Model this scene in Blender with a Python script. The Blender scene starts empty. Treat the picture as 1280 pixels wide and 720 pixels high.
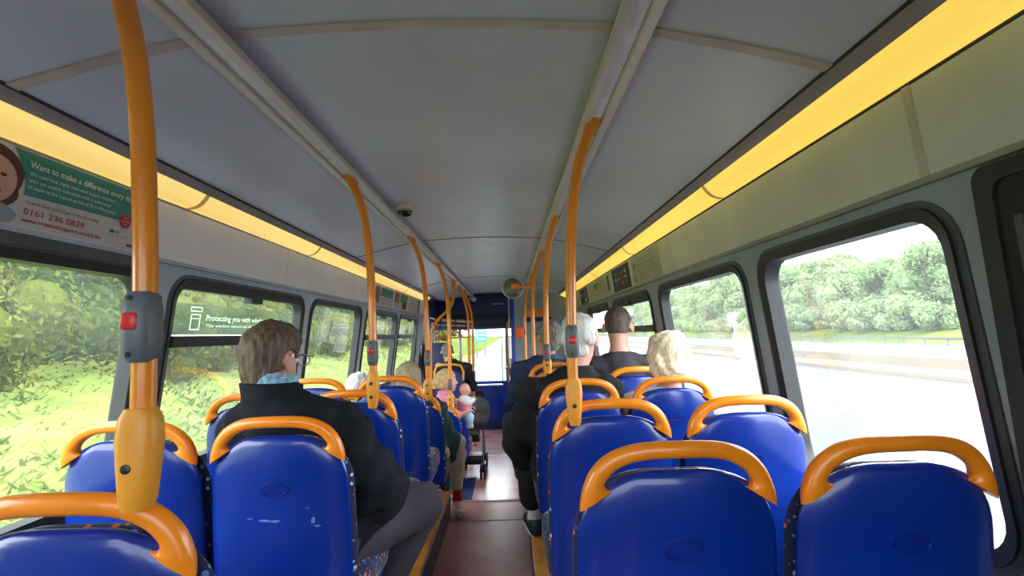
import bpy, bmesh, math, random
import numpy as np
from mathutils import Vector, Matrix, Euler
PI = math.pi
sc = bpy.context.scene
COL = sc.collection
random.seed(11)
XC = -0.185            # centre line of the saloon
CAM_H = 1.39           # eye height above the rear aisle floor
LOW = -0.27            # front low floor
PLAT = 0.195           # seat platform height at the rear

# ------------------------------------------------------------------ linking helpers
def tag(o, label=None, cat=None, group=None, kind=None):
    if label: o['label'] = label
    if cat: o['category'] = cat
    if group: o['group'] = group
    if kind: o['kind'] = kind
    return o

def empty(name, loc=(0, 0, 0), rz=0.0):
    o = bpy.data.objects.new(name, None)
    o.empty_display_size = 0.05
    o.location = loc
    o.rotation_euler = (0, 0, rz)
    COL.objects.link(o)
    return o

def thing(name, label, cat, loc=(0, 0, 0), rz=0.0, group=None):
    return tag(empty(name, loc, rz), label, cat, group)

def children(o):
    return [c for c in bpy.data.objects if c.parent == o]

def copy_tree(o, parent=None):
    c = o.copy()
    COL.objects.link(c)
    c.parent = parent
    for ch in children(o):
        copy_tree(ch, c)
    return c

# ------------------------------------------------------------------ mesh builder
class MB:
    def __init__(self):
        self.v = []; self.f = []
    def add(self, vs, fs):
        b = len(self.v)
        self.v.extend([tuple(x) for x in vs])
        self.f.extend([tuple(i + b for i in f) for f in fs])
        return self
    def box(self, c, s, bevel=0.0, rot=None, seg=2):
        bm = bmesh.new()
        bmesh.ops.create_cube(bm, size=1.0)
        for v in bm.verts:
            v.co = Vector((v.co.x * s[0], v.co.y * s[1], v.co.z * s[2]))
        if bevel > 0:
            bmesh.ops.bevel(bm, geom=bm.edges[:], offset=min(bevel, min(s) * 0.49), segments=seg, profile=0.5, affect='EDGES')
        M = rot if rot is not None else Matrix.Identity(3)
        C = Vector(c)
        bm.verts.index_update()
        self.add([M @ v.co + C for v in bm.verts], [[v.index for v in f.verts] for f in bm.faces])
        bm.free()
        return self
    def tube(self, path, r, seg=12, caps=True, flat=None):
        """sweep of a circle along a path; r a number or a list; flat=(axis vector, factor) squashes the section"""
        P = [Vector(p) for p in path]
        n = len(P)
        R = r if isinstance(r, (list, tuple)) else [r] * n
        tang = []
        for i in range(n):
            a = P[max(i - 1, 0)]; b = P[min(i + 1, n - 1)]
            t = (b - a)
            tang.append(t.normalized() if t.length > 1e-9 else Vector((0, 0, 1)))
        up = Vector((0, 0, 1)) if abs(tang[0].z) < 0.9 else Vector((0, 1, 0))
        nrm = (up - tang[0] * up.dot(tang[0])).normalized()
        vs = []; fs = []
        for i in range(n):
            nrm = (nrm - tang[i] * nrm.dot(tang[i]))
            nrm = nrm.normalized() if nrm.length > 1e-6 else tang[i].orthogonal().normalized()
            bn = tang[i].cross(nrm)
            for k in range(seg):
                a = 2 * PI * k / seg
                off = (nrm * math.cos(a) + bn * math.sin(a)) * R[i]
                if flat is not None:
                    ax = Vector(flat[0]); off = off - ax * off.dot(ax) * (1 - flat[1])
                vs.append(P[i] + off)
        for i in range(n - 1):
            for k in range(seg):
                k2 = (k + 1) % seg
                fs.append((i * seg + k, i * seg + k2, (i + 1) * seg + k2, (i + 1) * seg + k))
        if caps:
            fs.append(tuple(range(seg - 1, -1, -1)))
            fs.append(tuple((n - 1) * seg + k for k in range(seg)))
        return self.add(vs, fs)
    def lathe(self, prof, origin=(0, 0, 0), axis=(0, 0, 1), seg=24):
        """profile list of (radius, height) turned about axis"""
        ax = Vector(axis).normalized(); u = ax.orthogonal().normalized(); w = ax.cross(u)
        O = Vector(origin); vs = []; fs = []
        n = len(prof)
        for (r, h) in prof:
            for k in range(seg):
                a = 2 * PI * k / seg
                vs.append(O + ax * h + (u * math.cos(a) + w * math.sin(a)) * max(r, 1e-5))
        for i in range(n - 1):
            for k in range(seg):
                k2 = (k + 1) % seg
                fs.append((i * seg + k, i * seg + k2, (i + 1) * seg + k2, (i + 1) * seg + k))
        fs.append(tuple(range(seg - 1, -1, -1)))
        fs.append(tuple((n - 1) * seg + k for k in range(seg)))
        return self.add(vs, fs)
    def prism(self, outline, fn0, fn1):
        """closed solid from an outline list [(a,b)], fn0/fn1 map (a,b) to the two ends"""
        n = len(outline)
        vs = [fn0(a, b) for a, b in outline] + [fn1(a, b) for a, b in outline]
        fs = [tuple(range(n - 1, -1, -1)), tuple(range(n, 2 * n))]
        for i in range(n):
            j = (i + 1) % n
            fs.append((i, j, n + j, n + i))
        return self.add(vs, fs)
    def ell(self, c, r, seg=16, rings=10):
        vs = []; fs = []
        for i in range(rings + 1):
            t = PI * i / rings
            for k in range(seg):
                a = 2 * PI * k / seg
                vs.append((c[0] + r[0] * math.sin(t) * math.cos(a), c[1] + r[1] * math.sin(t) * math.sin(a), c[2] + r[2] * math.cos(t)))
        for i in range(rings):
            for k in range(seg):
                k2 = (k + 1) % seg
                fs.append((i * seg + k, (i + 1) * seg + k, (i + 1) * seg + k2, i * seg + k2))
        return self.add(vs, fs)
    def build(self, name, mat, parent=None, smooth=True, angle=40, loc=None, fix=True):
        me = bpy.data.meshes.new(name)
        me.from_pydata(self.v, [], self.f)
        if fix:
            bm = bmesh.new(); bm.from_mesh(me)
            bmesh.ops.remove_doubles(bm, verts=bm.verts[:], dist=1e-6)
            bmesh.ops.recalc_face_normals(bm, faces=bm.faces[:])
            if smooth:
                lim = math.radians(angle)
                for f in bm.faces: f.smooth = True
                for e in bm.edges:
                    if len(e.link_faces) == 2 and e.calc_face_angle(0) > lim: e.smooth = False
            bm.to_mesh(me); bm.free()
        me.update()
        o = bpy.data.objects.new(name, me)
        COL.objects.link(o)
        if mat: me.materials.append(mat)
        if parent is not None: o.parent = parent
        if loc is not None: o.location = loc
        return o

# ------------------------------------------------------------------ materials
def nodes(name):
    m = bpy.data.materials.new(name)
    m.use_nodes = True
    nt = m.node_tree
    b = nt.nodes['Principled BSDF']
    return m, nt, b

def srgb(r, g, b):
    f = lambda c: (c / 255 / 12.92) if c / 255 <= 0.04045 else ((c / 255 + 0.055) / 1.055) ** 2.4
    return (f(r), f(g), f(b), 1)

def mat(name, col, rough=0.5, metal=0.0, vary=0.12, scale=8.0, bump=0.0, bscale=60.0, coat=0.0, spec=0.5, stretch=None, dirt=None, sheen=0.0):
    """principled material whose colour is varied by object-space noise"""
    m, nt, b = nodes(name)
    N = nt.nodes; Lk = nt.links
    tc = N.new('ShaderNodeTexCoord')
    mp = N.new('ShaderNodeMapping')
    if stretch: mp.inputs['Scale'].default_value = stretch
    Lk.new(tc.outputs['Object'], mp.inputs['Vector'])
    no = N.new('ShaderNodeTexNoise'); no.inputs['Scale'].default_value = scale; no.inputs['Detail'].default_value = 5
    Lk.new(mp.outputs['Vector'], no.inputs['Vector'])
    cr = N.new('ShaderNodeValToRGB')
    c2 = dirt if dirt else tuple(min(1, c * (1 + vary)) for c in col[:3]) + (1,)
    c1 = tuple(c * (1 - vary) for c in col[:3]) + (1,)
    cr.color_ramp.elements[0].position = 0.3; cr.color_ramp.elements[0].color = c1
    cr.color_ramp.elements[1].position = 0.72; cr.color_ramp.elements[1].color = c2
    Lk.new(no.outputs['Fac'], cr.inputs['Fac'])
    Lk.new(cr.outputs['Color'], b.inputs['Base Color'])
    b.inputs['Roughness'].default_value = rough
    b.inputs['Metallic'].default_value = metal
    b.inputs['Specular IOR Level'].default_value = spec
    if coat: b.inputs['Coat Weight'].default_value = coat; b.inputs['Coat Roughness'].default_value = 0.08
    if sheen: b.inputs['Sheen Weight'].default_value = sheen
    if bump > 0:
        n2 = N.new('ShaderNodeTexNoise'); n2.inputs['Scale'].default_value = bscale; n2.inputs['Detail'].default_value = 4
        Lk.new(mp.outputs['Vector'], n2.inputs['Vector'])
        bp = N.new('ShaderNodeBump'); bp.inputs['Strength'].default_value = bump; bp.inputs['Distance'].default_value = 0.01
        Lk.new(n2.outputs['Fac'], bp.inputs['Height']); Lk.new(bp.outputs['Normal'], b.inputs['Normal'])
    return m

def emis(name, col, strength, vary=0.1, scale=3.0, stretch=(1, 1, 1)):
    m, nt, b = nodes(name)
    N = nt.nodes; Lk = nt.links
    tc = N.new('ShaderNodeTexCoord'); no = N.new('ShaderNodeTexNoise'); no.inputs['Scale'].default_value = scale; no.inputs['Detail'].default_value = 3
    mp = N.new('ShaderNodeMapping'); mp.inputs['Scale'].default_value = stretch
    Lk.new(tc.outputs['Object'], mp.inputs['Vector']); Lk.new(mp.outputs['Vector'], no.inputs['Vector'])
    cr = N.new('ShaderNodeValToRGB')
    cr.color_ramp.elements[0].position = 0.3; cr.color_ramp.elements[1].position = 0.7
    cr.color_ramp.elements[0].color = (col[0] * (1 - vary * .6), col[1] * (1 - vary), col[2] * (1 - vary), 1)
    cr.color_ramp.elements[1].color = (col[0], min(1, col[1] * (1 + vary)), min(1, col[2] * (1 + vary * 2)), 1)
    Lk.new(no.outputs['Fac'], cr.inputs['Fac'])
    Lk.new(cr.outputs['Color'], b.inputs['Emission Color'])
    b.inputs['Emission Strength'].default_value = strength
    b.inputs['Base Color'].default_value = tuple(q * 0.4 for q in col[:3]) + (1,)
    return m

def glass(name, tint=(0.96, 0.98, 0.97, 1), refl=0.06, veil=0.0):
    m = bpy.data.materials.new(name); m.use_nodes = True
    nt = m.node_tree; N = nt.nodes; N.clear()
    out = N.new('ShaderNodeOutputMaterial'); mix = N.new('ShaderNodeMixShader')
    tr = N.new('ShaderNodeBsdfTransparent'); tr.inputs['Color'].default_value = tint
    gl = N.new('ShaderNodeBsdfGlossy'); gl.inputs['Roughness'].default_value = 0.02
    fr = N.new('ShaderNodeLayerWeight'); fr.inputs['Blend'].default_value = 0.15
    mu = N.new('ShaderNodeMath'); mu.operation = 'MULTIPLY'; mu.inputs[1].default_value = 0.2
    ad = N.new('ShaderNodeMath'); ad.operation = 'ADD'; ad.inputs[1].default_value = refl * 0.4
    nt.links.new(fr.outputs['Fresnel'], mu.inputs[0]); nt.links.new(mu.outputs[0], ad.inputs[0])
    nt.links.new(ad.outputs[0], mix.inputs['Fac'])
    nt.links.new(tr.outputs[0], mix.inputs[1]); nt.links.new(gl.outputs[0], mix.inputs[2])
    if veil > 0:      # whitish haze over the view, mixed in as a pale translucent layer
        no = N.new('ShaderNodeTexNoise'); no.inputs['Scale'].default_value = 2.5
        ml = N.new('ShaderNodeMath'); ml.operation = 'MULTIPLY'; ml.inputs[1].default_value = veil * 2
        nt.links.new(no.outputs['Fac'], ml.inputs[0])
        tl = N.new('ShaderNodeBsdfTranslucent'); tl.inputs['Color'].default_value = (0.9, 0.92, 0.88, 1)
        m2 = N.new('ShaderNodeMixShader'); nt.links.new(ml.outputs[0], m2.inputs['Fac'])
        nt.links.new(mix.outputs[0], m2.inputs[1]); nt.links.new(tl.outputs[0], m2.inputs[2])
        nt.links.new(m2.outputs[0], out.inputs['Surface'])
    else:
        nt.links.new(mix.outputs[0], out.inputs['Surface'])
    return m

def fabric_mat():
    """navy moquette with small scattered orange, pale and sky-blue motifs"""
    m, nt, b = nodes('moquette'); N = nt.nodes; Lk = nt.links
    tc = N.new('ShaderNodeTexCoord')
    vo = N.new('ShaderNodeTexVoronoi'); vo.inputs['Scale'].default_value = 70
    Lk.new(tc.outputs['Object'], vo.inputs['Vector'])
    wn = N.new('ShaderNodeSeparateColor'); Lk.new(vo.outputs['Color'], wn.inputs['Color'])
    cr = N.new('ShaderNodeValToRGB'); cr.color_ramp.interpolation = 'CONSTANT'
    e = cr.color_ramp.elements
    e[0].position = 0; e[0].color = srgb(20, 26, 66)
    e[1].position = 0.5; e[1].color = srgb(60, 80, 160)
    for p, c in ((0.66, srgb(205, 100, 40)), (0.76, srgb(24, 30, 80)), (0.86, srgb(190, 195, 215)), (0.93, srgb(90, 130, 200))):
        x = e.new(p); x.color = c
    Lk.new(wn.outputs['Red'], cr.inputs['Fac'])
    gt = N.new('ShaderNodeMath'); gt.operation = 'LESS_THAN'; gt.inputs[1].default_value = 0.42
    Lk.new(vo.outputs['Distance'], gt.inputs[0])
    mx = N.new('ShaderNodeMix'); mx.data_type = 'RGBA'
    Lk.new(gt.outputs[0], mx.inputs['Factor']); mx.inputs['A'].default_value = srgb(20, 26, 66)
    Lk.new(cr.outputs['Color'], mx.inputs['B'])
    Lk.new(mx.outputs['Result'], b.inputs['Base Color'])
    b.inputs['Roughness'].default_value = 0.9; b.inputs['Sheen Weight'].default_value = 0.2
    return m

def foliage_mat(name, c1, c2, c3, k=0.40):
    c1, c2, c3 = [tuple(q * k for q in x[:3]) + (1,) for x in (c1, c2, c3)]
    m, nt, b = nodes(name); N = nt.nodes; Lk = nt.links
    tc = N.new('ShaderNodeTexCoord'); no = N.new('ShaderNodeTexNoise'); no.inputs['Scale'].default_value = 0.9; no.inputs['Detail'].default_value = 8
    no.inputs['Roughness'].default_value = 0.7
    Lk.new(tc.outputs['Object'], no.inputs['Vector'])
    cr = N.new('ShaderNodeValToRGB'); e = cr.color_ramp.elements
    e[0].position = 0.32; e[0].color = c1; e[1].position = 0.68; e[1].color = c3
    x = e.new(0.5); x.color = c2
    Lk.new(no.outputs['Fac'], cr.inputs['Fac'])
    N.remove(b)
    d = N.new('ShaderNodeBsdfDiffuse'); t = N.new('ShaderNodeBsdfTranslucent'); mx = N.new('ShaderNodeMixShader'); mx.inputs['Fac'].default_value = 0.35
    Lk.new(cr.outputs['Color'], d.inputs['Color']); Lk.new(cr.outputs['Color'], t.inputs['Color'])
    Lk.new(d.outputs[0], mx.inputs[1]); Lk.new(t.outputs[0], mx.inputs[2])
    Lk.new(mx.outputs[0], N['Material Output'].inputs['Surface'])
    return m

M = {}
M['shell'] = mat('seat_blue_plastic', (0.0012, 0.026, 0.27, 1), 0.26, vary=0.12, scale=5, bump=0.012, bscale=9, coat=0.4)
M['badge'] = mat('badge_blue', (0.003, 0.02, 0.24, 1), 0.3, scale=20)
M['orange'] = mat('orange_plastic', (0.93, 0.26, 0.006, 1), 0.34, vary=0.06, scale=14, coat=0.3)
M['pole'] = mat('orange_powder_coat', (0.84, 0.26, 0.010, 1), 0.3, vary=0.08, scale=6, coat=0.35)
M['clamp'] = mat('orange_clamp', (0.84, 0.34, 0.025, 1), 0.4, vary=0.06, scale=20)
M['fabric'] = fabric_mat()
M['frame_metal'] = mat('seat_frame_metal', (0.03, 0.032, 0.04, 1), 0.45, 0.4)
M['bolt'] = mat('bolt_metal', (0.05, 0.05, 0.05, 1), 0.35, 0.8)
M['grey_plastic'] = mat('stop_box_grey', (0.13, 0.15, 0.17, 1), 0.45)
M['red'] = mat('red_button', (0.7, 0.02, 0.015, 1), 0.3)
M['wall_l'] = mat('wall_grey_left_brightened', (0.42, 0.47, 0.54, 1), 0.55, vary=0.1, scale=3, bump=0.03, bscale=150)  # lighter copy of the wall grey, missing skylight made up in the colour
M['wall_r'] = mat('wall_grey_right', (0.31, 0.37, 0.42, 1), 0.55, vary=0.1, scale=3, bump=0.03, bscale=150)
M['cornice_l'] = mat('cornice_left_brightened', (0.86, 0.87, 0.88, 1), 0.6, vary=0.06, scale=2.5)  # panel colour lightened to make up for skylight this side lacks
M['cornice_r'] = mat('cornice_right_yellow_lit', (0.62, 0.63, 0.55, 1), 0.6, vary=0.14, scale=2.5)  # yellow cast of the strip light mixed into the panel colour
M['lip'] = mat('cornice_lip', (0.30, 0.29, 0.25, 1), 0.6)
M['seam'] = mat('beige_seam_strip', (0.52, 0.46, 0.40, 1), 0.6)
M['ceiling'] = mat('ceiling_laminate', (0.56, 0.60, 0.66, 1), 0.33, vary=0.1, scale=1.6, bump=0.01, bscale=3, spec=0.5)
M['alu'] = mat('ceiling_rail_aluminium', (0.60, 0.545, 0.50, 1), 0.4, 0.15, stretch=(1, 0.05, 1), scale=30)
M['alu_l'] = mat('ceiling_rail_pale', (0.72, 0.72, 0.74, 1), 0.4, 0.1)
M['rail_dk'] = mat('light_frame_grey', (0.32, 0.30, 0.27, 1), 0.5, 0.2)
M['thin_dk'] = mat('thin_dark_line', (0.03, 0.025, 0.02, 1), 0.6)
M['rubber'] = mat('window_rubber', (0.018, 0.019, 0.021, 1), 0.5, vary=0.2, scale=20)
M['rubber_g'] = mat('window_frame_grey', (0.07, 0.078, 0.085, 1), 0.45)
M['glass'] = glass('window_glass', veil=0.035)
M['glass_r'] = glass('window_glass_right', veil=0.04)
M['glass_b'] = glass('rear_glass_dimmed', (0.42, 0.44, 0.46, 1))  # tint set to weaken daylight coming from behind the camera
M['glass_f'] = glass('front_glass', (0.93, 0.96, 0.95, 1))
M['floor'] = mat('red_vinyl_floor', (0.46, 0.135, 0.12, 1), 0.33, vary=0.25, scale=3.5, bump=0.05, bscale=220, dirt=(0.46, 0.21, 0.19, 1))
M['floor_f'] = mat('red_vinyl_floor_front', (0.38, 0.12, 0.11, 1), 0.26, vary=0.2, scale=3.5, bump=0.04, bscale=220, dirt=(0.45, 0.24, 0.22, 1))
M['plat'] = mat('platform_vinyl', (0.035, 0.036, 0.05, 1), 0.5, vary=0.3, scale=40)
M['nosing'] = mat('orange_nosing', (0.88, 0.33, 0.03, 1), 0.5, vary=0.2, scale=9)
M['nose_alu'] = mat('nosing_aluminium', (0.5, 0.47, 0.44, 1), 0.35, 0.7)
M['white'] = mat('white_paint', (0.75, 0.75, 0.73, 1), 0.5)
M['navy'] = mat('navy_panel', (0.008, 0.02, 0.11, 1), 0.45, vary=0.2, scale=3)
M['blue_panel'] = mat('blue_panel', (0.006, 0.045, 0.30, 1), 0.4, vary=0.2, scale=3)
M['blue_bright'] = mat('bright_blue_post', (0.01, 0.05, 0.6, 1), 0.35)
M['cab_grey'] = mat('cab_wall_pale_blue', (0.28, 0.36, 0.45, 1), 0.5)
M['black'] = mat('black_plastic', (0.012, 0.012, 0.014, 1), 0.45)
M['dkpanel'] = mat('dark_door_panel', (0.006, 0.009, 0.012, 1), 0.5, vary=0.3, scale=6)
M['mirror'] = mat('mirror_back_grey', (0.17, 0.18, 0.16, 1), 0.35, 0.3)
M['rim'] = mat('mirror_rim', (0.6, 0.62, 0.62, 1), 0.3, 0.5)
M['glow_l'] = emis('light_diffuser_left', (1.0, 0.69, 0.19, 1), 0.93, 0.16, 1.0, (14, 0.5, 14))
M['glow_r'] = emis('light_diffuser_right', (1.0, 0.71, 0.115, 1), 0.97, 0.16, 1.0, (14, 0.5, 14))
M['joint'] = emis('light_joint', (0.55, 0.30, 0.07, 1), 0.55)
M['paper'] = mat('poster_paper', (0.56, 0.56, 0.56, 1), 0.5, vary=0.04)
M['paper_d'] = mat('poster_paper_yellowish', (0.46, 0.46, 0.37, 1), 0.5, vary=0.06)  # duller, yellower paper tone for the right-hand posters
M['teal'] = mat('poster_teal', (0.035, 0.26, 0.235, 1), 0.5, vary=0.05)
M['ink_red'] = mat('ink_red', (0.55, 0.02, 0.04, 1), 0.5)
M['ink_dk'] = mat('ink_dark', (0.05, 0.05, 0.05, 1), 0.5)
M['ink_w'] = mat('ink_white', (0.8, 0.82, 0.8, 1), 0.5)
M['ink_grey'] = mat('ink_grey', (0.24, 0.25, 0.23, 1), 0.6)
M['ink_green'] = mat('ink_green', (0.09, 0.3, 0.1, 1), 0.6)
M['p_skin'] = mat('print_skin', (0.62, 0.36, 0.27, 1), 0.5)
M['p_skin2'] = mat('print_skin_shade', (0.45, 0.2, 0.15, 1), 0.5)
M['p_hair'] = mat('print_hair', (0.09, 0.02, 0.015, 1), 0.5)
M['p_top'] = mat('print_grey_top', (0.3, 0.34, 0.38, 1), 0.5)
M['p_dark'] = mat('print_dark', (0.03, 0.032, 0.05, 1), 0.5)
M['p_purple'] = mat('print_purple', (0.12, 0.10, 0.2, 1), 0.5)
M['p_blue'] = mat('print_blue', (0.1, 0.25, 0.5, 1), 0.5)
M['p_brown'] = mat('print_brown', (0.3, 0.16, 0.1, 1), 0.5)
M['sticker'] = glass('sticker_film', (0.42, 0.55, 0.42, 1), 0.0, veil=0.04)
def translucent(name, col):
    m = bpy.data.materials.new(name); m.use_nodes = True
    nt = m.node_tree; N = nt.nodes; N.clear()
    out = N.new('ShaderNodeOutputMaterial'); t = N.new('ShaderNodeBsdfTranslucent'); t.inputs['Color'].default_value = col
    dd = N.new('ShaderNodeBsdfDiffuse'); dd.inputs['Color'].default_value = col; mx = N.new('ShaderNodeMixShader'); mx.inputs['Fac'].default_value = 0.8
    nt.links.new(dd.outputs[0], mx.inputs[1]); nt.links.new(t.outputs[0], mx.inputs[2]); nt.links.new(mx.outputs[0], out.inputs['Surface'])
    return m
M['film_white'] = translucent('film_white', (0.85, 0.87, 0.85, 1))
M['sky_sign'] = mat('blue_road_sign', (0.03, 0.42, 0.75, 1), 0.5)

# ------------------------------------------------------------------ text on surfaces
def text(name, s, m, parent, origin, xdir, ydir, size=None, width=None, height=None, align='LEFT', lift=0.0012, bold=0.0):
    """flat lettering turned into a mesh; scaled to cap height/width; origin is the baseline start"""
    cu = bpy.data.curves.new('lettering', 'FONT')
    cu.body = s; cu.size = 1.0; cu.offset = bold; cu.resolution_u = 3
    tmp = bpy.data.objects.new('lettering_tmp', cu)
    COL.objects.link(tmp)
    bpy.context.view_layer.update()
    dg = bpy.context.evaluated_depsgraph_get()
    me = bpy.data.meshes.new_from_object(tmp.evaluated_get(dg))
    bpy.data.objects.remove(tmp); bpy.data.curves.remove(cu)
    xs = [v.co.x for v in me.vertices]
    w = (max(xs) - min(xs)) or 1
    x0 = min(xs)
    sy = (height / 0.7) if height else size
    sx = (width / w) if width else sy
    X = Vector(xdir).normalized(); Y = Vector(ydir).normalized(); Nn = X.cross(Y)
    O = Vector(origin)
    sh = -0.5 * w * sx if align == 'CENTER' else 0
    for v in me.vertices:
        v.co = O + X * ((v.co.x - x0) * sx + sh) + Y * (v.co.y * sy) + Nn * lift
    me.name = name
    me.materials.clear(); me.materials.append(m)
    o = bpy.data.objects.new(name, me); COL.objects.link(o)
    if parent is not None: o.parent = parent
    return o

def patch(name, pts, m, parent, lift=None):
    mb = MB(); mb.add(pts, [tuple(range(len(pts)))])
    return mb.build(name, m, parent, smooth=False)
# ================================================================== THE SALOON SHELL
def half(z):
    if z <= 0.95: return 1.22
    return 1.22 - 0.12 * (z - 0.95) / 0.97
def wall_pt(side, y, z, inset=0.0):
    return Vector((XC + side * (half(z) - inset), y, z))
def wall_n(side):
    return Vector((-side * 0.97, 0, -0.12)).normalized()
Y0, Y1 = -0.75, 9.55

def rrect(y0, y1, z0, z1, r, n=6):
    pts = []
    for (cy, cz, a0) in ((y1 - r, z1 - r, 0), (y0 + r, z1 - r, 90), (y0 + r, z0 + r, 180), (y1 - r, z0 + r, 270)):
        for k in range(n + 1):
            a = math.radians(a0 + 90 * k / n)
            pts.append((cy + r * math.cos(a), cz + r * math.sin(a)))
    return pts

def hole_panel(mb, side, cy0, cy1, cz0, cz1, hole, r, thick=0.05):
    """a wall bay with a rounded opening, with the reveal going outward"""
    h = rrect(*hole, r)
    n = len(h)
    outer = []
    hy0, hy1, hz0, hz1 = hole
    for (y, z) in h:
        # push each rim point out to the bay rectangle
        ey = (cy1 if y > (hy0 + hy1) / 2 else cy0); ez = (cz1 if z > (hz0 + hz1) / 2 else cz0)
        q = n // 4
        outer.append((ey, ez))
    # distribute: for corner arcs use first half to slide along one side
    o2 = []
    k = n // 4
    for c in range(4):
        ey, ez = (cy1, cy0, cy0, cy1)[c], (cz1, cz1, cz0, cz0)[c]
        for i in range(k):
            y, z = h[c * k + i]
            t = i / (k - 1)
            if c in (0, 2):   # arc starts on a Y side and ends on a Z side
                o2.append((ey, z + (ez - z) * min(1, 2 * t)) if t <= 0.5 else (ey + (y - ey) * (2 * t - 1), ez))
            else:
                o2.append((y + (ey - y) * min(1, 2 * t), ez) if t <= 0.5 else (ey, ez + (z - ez) * (2 * t - 1)))
    vs = [wall_pt(side, y, z) for y, z in o2] + [wall_pt(side, y, z) for y, z in h] + [wall_pt(side, y, z, -thick) for y, z in h]
    fs = []
    for i in range(n):
        j = (i + 1) % n
        fs.append((i, j, n + j, n + i)); fs.append((n + i, n + j, 2 * n + j, 2 * n + i))
    mb.add(vs, fs)
    # four corner closers are covered because the outline passes through the corners (t=0.5)

def solid_panel(mb, side, y0, y1, z0, z1):
    ny = max(1, int((y1 - y0) / 0.5))
    zs = [z0] + [z for z in (0.95,) if z0 < z < z1] + [z1]
    for i in range(ny):
        a = y0 + (y1 - y0) * i / ny; b = y0 + (y1 - y0) * (i + 1) / ny
        for z, zz in zip(zs[:-1], zs[1:]):
            mb.add([wall_pt(side, a, z), wall_pt(side, b, z), wall_pt(side, b, zz), wall_pt(side, a, zz)], [(0, 1, 2, 3)])

# window openings (y0,y1,z0,z1), with the height of a hopper bar or None
WZ0, WZ1 = 0.865, 1.643
LEFT_W = [(0.30, 1.88, None), (2.038, 3.31, 1.395), (3.465, 4.62, None), (4.80, 6.10, 1.39), (6.26, 7.50, 1.39)]
RIGHT_W = [(1.088, 1.905, None), (2.06, 3.20, None), (3.43, 4.62, 1.40), (4.86, 6.1, 1.40)]
LEFT_W_LABELS = ['nearest left window', 'second left window with hopper vent', 'third left window', 'fourth left window with hopper vent', 'fifth left window with hopper vent']

def build_wall(side, wins, name, m, end):
    mb = MB()
    ys = Y0
    solid_panel(mb, side, Y0, end, LOW - 0.1, WZ0 - 0.04)
    for i, (a, b, bar) in enumerate(wins):
        nxt = wins[i + 1][0] if i + 1 < len(wins) else None
        cy1 = (b + nxt) / 2 if nxt else b + 0.06
        cy0 = (wins[i - 1][1] + a) / 2 if i > 0 else a - 0.06
        if i == 0: solid_panel(mb, side, Y0, cy0, WZ0 - 0.04, 1.70)
        hole_panel(mb, side, cy0, cy1, WZ0 - 0.04, 1.70, (a, b, WZ0, WZ1), 0.10)
        if not nxt: solid_panel(mb, side, cy1, end, WZ0 - 0.04, 1.70)
    solid_panel(mb, side, Y0, end, 1.70, 1.93)
    o = mb.build(name, m, None, smooth=True, angle=25)
    tag(o, kind='structure')
    return o

def ring(mb, side, rect, r, w, out_in, in_in, rin=None):
    """rubber ring around an opening: outer rounded rect to inner rounded rect, raised from the wall"""
    y0, y1, z0, z1 = rect
    o = rrect(y0, y1, z0, z1, r); n = len(o)
    i = rrect(y0 + w, y1 - w, z0 + w, z1 - w, max(r - w * 0.6, 0.02) if rin is None else rin)
    vs = [wall_pt(side, *p, 0.0) for p in o] + [wall_pt(side, *p, out_in) for p in o] + [wall_pt(side, *p, in_in) for p in i] + [wall_pt(side, *p, -0.05) for p in i]
    fs = []
    for k in range(n):
        j = (k + 1) % n
        for a in range(3):
            fs.append((a * n + k, a * n + j, (a + 1) * n + j, (a + 1) * n + k))
    mb.add(vs, fs)

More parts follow.
